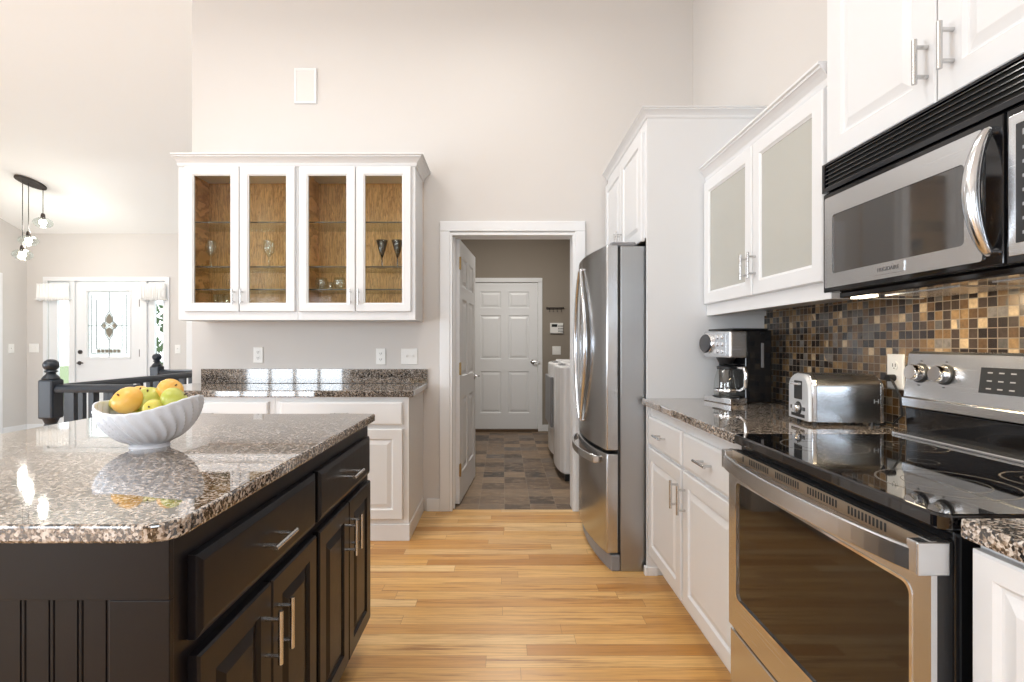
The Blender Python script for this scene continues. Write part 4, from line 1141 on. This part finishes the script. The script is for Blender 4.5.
# ------------------------------------------------------------ right wall upper cabinets
UX = 1.052; GZ0 = Z(315.9, PY)
def right_upper(y0, y1, z0, z1, label):
    return thing('wall_cabinet', label, 'wall cabinet', ((UX+XR)/2, (y0+y1)/2, z0))
ga, gb = 1.625, PY-.002
t = right_upper(ga, gb, GZ0, 2.035, 'white wall cabinet with two frosted glass doors above the coffee maker')
GT = 2.035
m = MB(); th = .018
m.box(UX+.02, XR-.002, ga, ga+th, GZ0, GT); m.box(UX+.02, XR-.002, gb-th, gb, GZ0, GT); m.box(UX+.02, XR-.002, ga+th, gb-th, GT-.02, GT)
m.box(UX+.02, XR-.002, ga+th, gb-th, GZ0+.025, GZ0+.045); m.box(XR-.014, XR-.002, ga+th, gb-th, GZ0+.045, GT-.02); m.build('case', 'white', t)
m = MB(); m.box(UX, UX+.02, ga, ga+.045, GZ0, GT); m.box(UX, UX+.02, gb-.045, gb, GZ0, GT); m.box(UX, UX+.02, ga+.045, gb-.045, GZ0, GZ0+.08); m.box(UX, UX+.02, ga+.045, gb-.045, GT-.05, GT); m.build('face_frame', 'white', t, bevel=.001)
for z in (1.60, 1.83): m = MB(); m.box(UX+.05, XR-.016, ga+th, gb-th, z-.009, z+.009); m.build('shelf', 'white', t)
for i, (a, b) in enumerate(((ga+.015, 2.100), (2.108, gb-.012))):
    T = frame((UX, a, 1.397), (0, 1, 0), (-1, 0, 0)); d = glass_door(t, T, b-a, 2.022-1.397, 'frost', .064)
    pull(d, (UX-.02, (b-.028) if i == 0 else (a+.028), 1.468+.05), (0, 0, 1), (-1, 0, 0), .105, .0055)
m = MB(); sweep_profile(m, [(UX, PY-.001), (UX, ga), (XR-.002, ga)], 2.030, outs=[(-1, 0), (-1, 0), (0, 0)], prof=[(a*.8, b*1.0) for a, b in CROWN]); m.bm.free()
m = MB(); sweep_profile(m, [(UX, PY-.001), (UX, ga+.001)], 2.030, outs=[(-1, 0), (-1, 0)], prof=[(a*.75, b) for a, b in CROWN])
m.box(UX+.001, XR-.003, ga+.001, PY-.002, 2.036, 2.095)
o = m.build('crown_molding', 'white'); tag(o, 'white crown molding on top of the frosted glass cabinet', 'crown molding')
t = right_upper(G0, 1.623, 1.752, 2.62, 'white two-door cabinet above the microwave')
m = MB(); m.box(UX, XR-.002, G0-.02, 1.623, 1.752, 2.62); m.build('body', 'white', t, bevel=.001)
for i, (a, b) in enumerate(((G0, 1.207), (1.211, 1.618))):
    T = frame((UX, a, 1.770), (0, 1, 0), (-1, 0, 0)); d = panel_door(t, T, b-a, .82, s=.066)
    pull(d, (UX-.02, (b-.045) if i == 0 else (a+.022), 1.880), (0, 0, 1), (-1, 0, 0), .108, .006)
m = MB(); m.box(UX+.02, UX+.03, G0, 1.59, 1.742, 1.752); m.bm.free()
t = right_upper(.2, G0-.022, 1.34, 2.62, 'white wall cabinet on the near side of the microwave')
m = MB(); m.box(UX, XR-.012, .25, G0-.022, 1.34, 2.62); m.build('body', 'white', t, bevel=.001)
T = frame((UX, .262, 1.36), (0, 1, 0), (-1, 0, 0)); d = panel_door(t, T, G0-.04-.262, 1.23, s=.066); pull(d, (UX-.02, .30, 1.47), (0, 0, 1), (-1, 0, 0), .115, .006)

# ------------------------------------------------------------ coffee maker
rot = math.radians(12.7)
cmk = thing('coffee_maker', 'black and stainless drip coffee maker at the end of the counter', 'coffee maker', (1.044, 2.327, CZ), rot)
# local axes: x = depth away from the front (front at x=0, -x outward), y = along the front from near to far
W_, D_, H_ = .205, .225, .345
def lb(*a): return MB().box(*a)
T = Matrix.Translation((0, 0, 0))
def LB(fn, name, mat, par=cmk, **kw):
    m = MB(); fn(m); 
    bmesh.ops.transform(m.bm, matrix=WM[cmk.name], verts=m.bm.verts)
    return m.build(name, mat, par, **kw)
LB(lambda m: m.box(.085, D_, .003, W_, .004, H_), 'body', 'blackgloss', bevel=.006)
LB(lambda m: m.box(0, .09, .0, W_, .0, .028), 'base', 'chrome', bevel=.004)
LB(lambda m: m.lathe([(0, .028), (.065, .028), (.065, .031), (0, .031)], c=(.055, .10, 0)), 'warming_plate', 'blackplastic', smooth=True)
hd = LB(lambda m: m.box(.0, .088, .0, W_, .215, H_-.004), 'brew_head', 'steel', bevel=.008)
LB(lambda m: m.box(-.002, .0, .03, W_-.03, .225, H_-.018), 'control_plate', 'steel', hd, bevel=.001)
for j in range(3):
    for i in range(2):
        LB(lambda m: m.lathe([(0, -.002), (.011, -.002), (.011, -.007), (0, -.008)], c=(0, .065+i*.035, .245+j*.034), axis='x', seg=14), 'button', 'chrome', hd, smooth=True)
LB(lambda m: m.lathe([(0, -.022), (.040, -.020), (.046, -.012), (.046, 0), (0, 0)], c=(0, W_-.035, .282), axis='x', seg=28), 'dial', 'darkdial', hd, smooth=True)
LB(lambda m: m.lathe([(.046, -.013), (.049, -.011), (.049, 0), (.046, 0)], c=(0, W_-.035, .282), axis='x', seg=28), 'dial_ring', 'chrome', hd, smooth=True)
LB(lambda m: m.box(.02, .21, .01, W_-.01, H_, H_+.008), 'lid', 'blackplastic', bevel=.003)
LB(lambda m: m.lathe([(.032, .215), (.045, .215), (.03, .185), (0, .180)], c=(.05, .10, 0)), 'filter_basket', 'blackplastic', smooth=True)
LB(lambda m: m.box(.165, .178, -.001, .003, .17, .285), 'water_gauge', 'greyplastic', bevel=.001)
cf = LB(lambda m: m.lathe([(.0, .033), (.056, .033), (.060, .055), (.056, .11), (.044, .155), (.040, .165)], c=(.052, .095, 0), seg=28), 'carafe', 'drink', smooth=True)
LB(lambda m: m.lathe([(.045, .160), (.046, .172), (.03, .180), (0, .181)], c=(.052, .095, 0), seg=24), 'carafe_lid', 'blackplastic', cf, smooth=True)
LB(lambda m: m.lathe([(.061, .054), (.062, .060), (.0605, .066)], c=(.052, .095, 0), seg=28), 'carafe_band', 'chrome', cf, smooth=True)
LB(lambda m: m.tube([(.075, .045, .168), (.082, .012, .168), (.086, .004, .14), (.084, .006, .08), (.078, .036, .060)], [.009, .010, .010, .009, .007], 10), 'carafe_handle', 'chrome', cf, smooth=True)
LB(lambda m: m.tube([(D_, .10, .05), (D_+.03, .10, .01), (D_+.06, .06, .006), (D_+.05, -.02, .005)], .004, 6), 'power_cord', 'cord', smooth=True)

# ------------------------------------------------------------ toaster
ta = math.radians(-6)
ts = thing('toaster', 'rounded stainless two-slice toaster on the counter beside the range', 'toaster', (1.050, 1.742, CZ), ta)
# local: x = length (lever end at x=0), y = width
TL, TW, TH = .245, .155, .175
def TB(fn, name, mat, par=ts, **kw):
    m = MB(); fn(m); bmesh.ops.transform(m.bm, matrix=WM[ts.name], verts=m.bm.verts); return m.build(name, mat, par, **kw)
sec = [(0, .012), (TW, .012)]+rcorner(TW-.045, TH-.045, .045, 0, PI/2, 8)+rcorner(.045, TH-.045, .045, PI/2, PI, 8)
def scaled(s, dz=0): return [((y-TW/2)*s+TW/2, (z-.012)*s+.012+dz) for y, z in sec]
TB(lambda m: m.prism(sec, 'x', .026, TL-.014), 'shell', m_steel('polished_toaster_steel', (.50, .53, .57), .24), smooth=True)
def endcap(m, x0, x1, s0, s1):
    A_ = [m.v((x0, *p)) for p in scaled(s0)]; B_ = [m.v((x1, *p)) for p in scaled(s1)]
    n = len(A_); m.f(A_[::-1]); m.f(B_)
    for k in range(n): m.f([A_[k], A_[(k+1) % n], B_[(k+1) % n], B_[k]])
def trimring(m):
    endcap(m, .012, .028, 1.0, 1.02)
TB(trimring, 'front_trim', 'satin', smooth=True, bevel=.003)
TB(lambda m: endcap(m, 0, .012, .93, .99), 'front_cap', 'silver', smooth=True, bevel=.002)
TB(lambda m: endcap(m, TL-.014, TL, 1.0, .93), 'rear_cap', 'steel', smooth=True, bevel=.002)
TB(lambda m: m.box(-.0012, .006, .045, .108, .082, .150), 'lever_slot', 'slot', bevel=.004)
TB(lambda m: m.box(-.016, .004, .050, .104, .134, .143), 'lever', 'chrome', bevel=.003)
TB(lambda m: m.lathe([(0, -.018), (.015, -.016), (.017, 0), (0, 0)], c=(-.0005, .072, .052), axis='x', seg=20), 'browning_knob', 'chrome', smooth=True)
TB(lambda m: m.lathe([(.017, -.002), (.023, -.002), (.023, 0.001), (.017, .001)], c=(-.0005, .072, .052), axis='x', seg=20), 'dial_ring', 'slot', smooth=True)
for y in (.034, .122): TB(lambda m: m.box(-.003, .003, y-.008, y+.008, .045, .058), 'button', 'blackplastic', bevel=.001)
TB(lambda m: m.box(-.0012, .003, .028, .128, .020, .032), 'crumb_tray', 'slot', bevel=.001)
for y in (.043, .088): TB(lambda m: m.box(.045, TL-.035, y, y+.026, TH-.002, TH+.0006), 'bread_slot', 'slot')
for x in (.03, TL-.03):
    for y in (.02, TW-.02): TB(lambda m: m.lathe([(0, 0), (.008, 0), (.008, .013), (0, .013)], c=(x, y, 0), seg=10), 'foot', 'blackplastic')
TB(lambda m: (m.box(TL-.035, TL-.033, -.0012, .0004, .078, .092), m.box(TL-.022, TL-.020, -.0012, .0004, .078, .092), m.box(TL-.033, TL-.022, -.0010, .0004, .084, .086)), 'side_emblem', 'mark')
outy = X(0, 1)*0+1.60
plate('wall_outlet', 'outlet with a plug in it on the mosaic tiles behind the toaster', 'outlet', (XR-.010, 1.740, 1.100), (-1, 0, 0), w_=.075, h_=.12)
MB().tube([(1.292, 1.775, .948), (1.318, 1.765, .925), (1.336, 1.735, .922), (1.338, 1.700, .955), (1.330, 1.698, 1.02), (1.322, 1.722, 1.07), (1.322, 1.738, 1.079)], .0035, 8).build('power_cord', 'cord', ts, smooth=True)
MB().tube([(1.318, 1.740, 1.079), (1.3415, 1.740, 1.079)], .012, 10).build('plug', 'cord', ts, smooth=True)
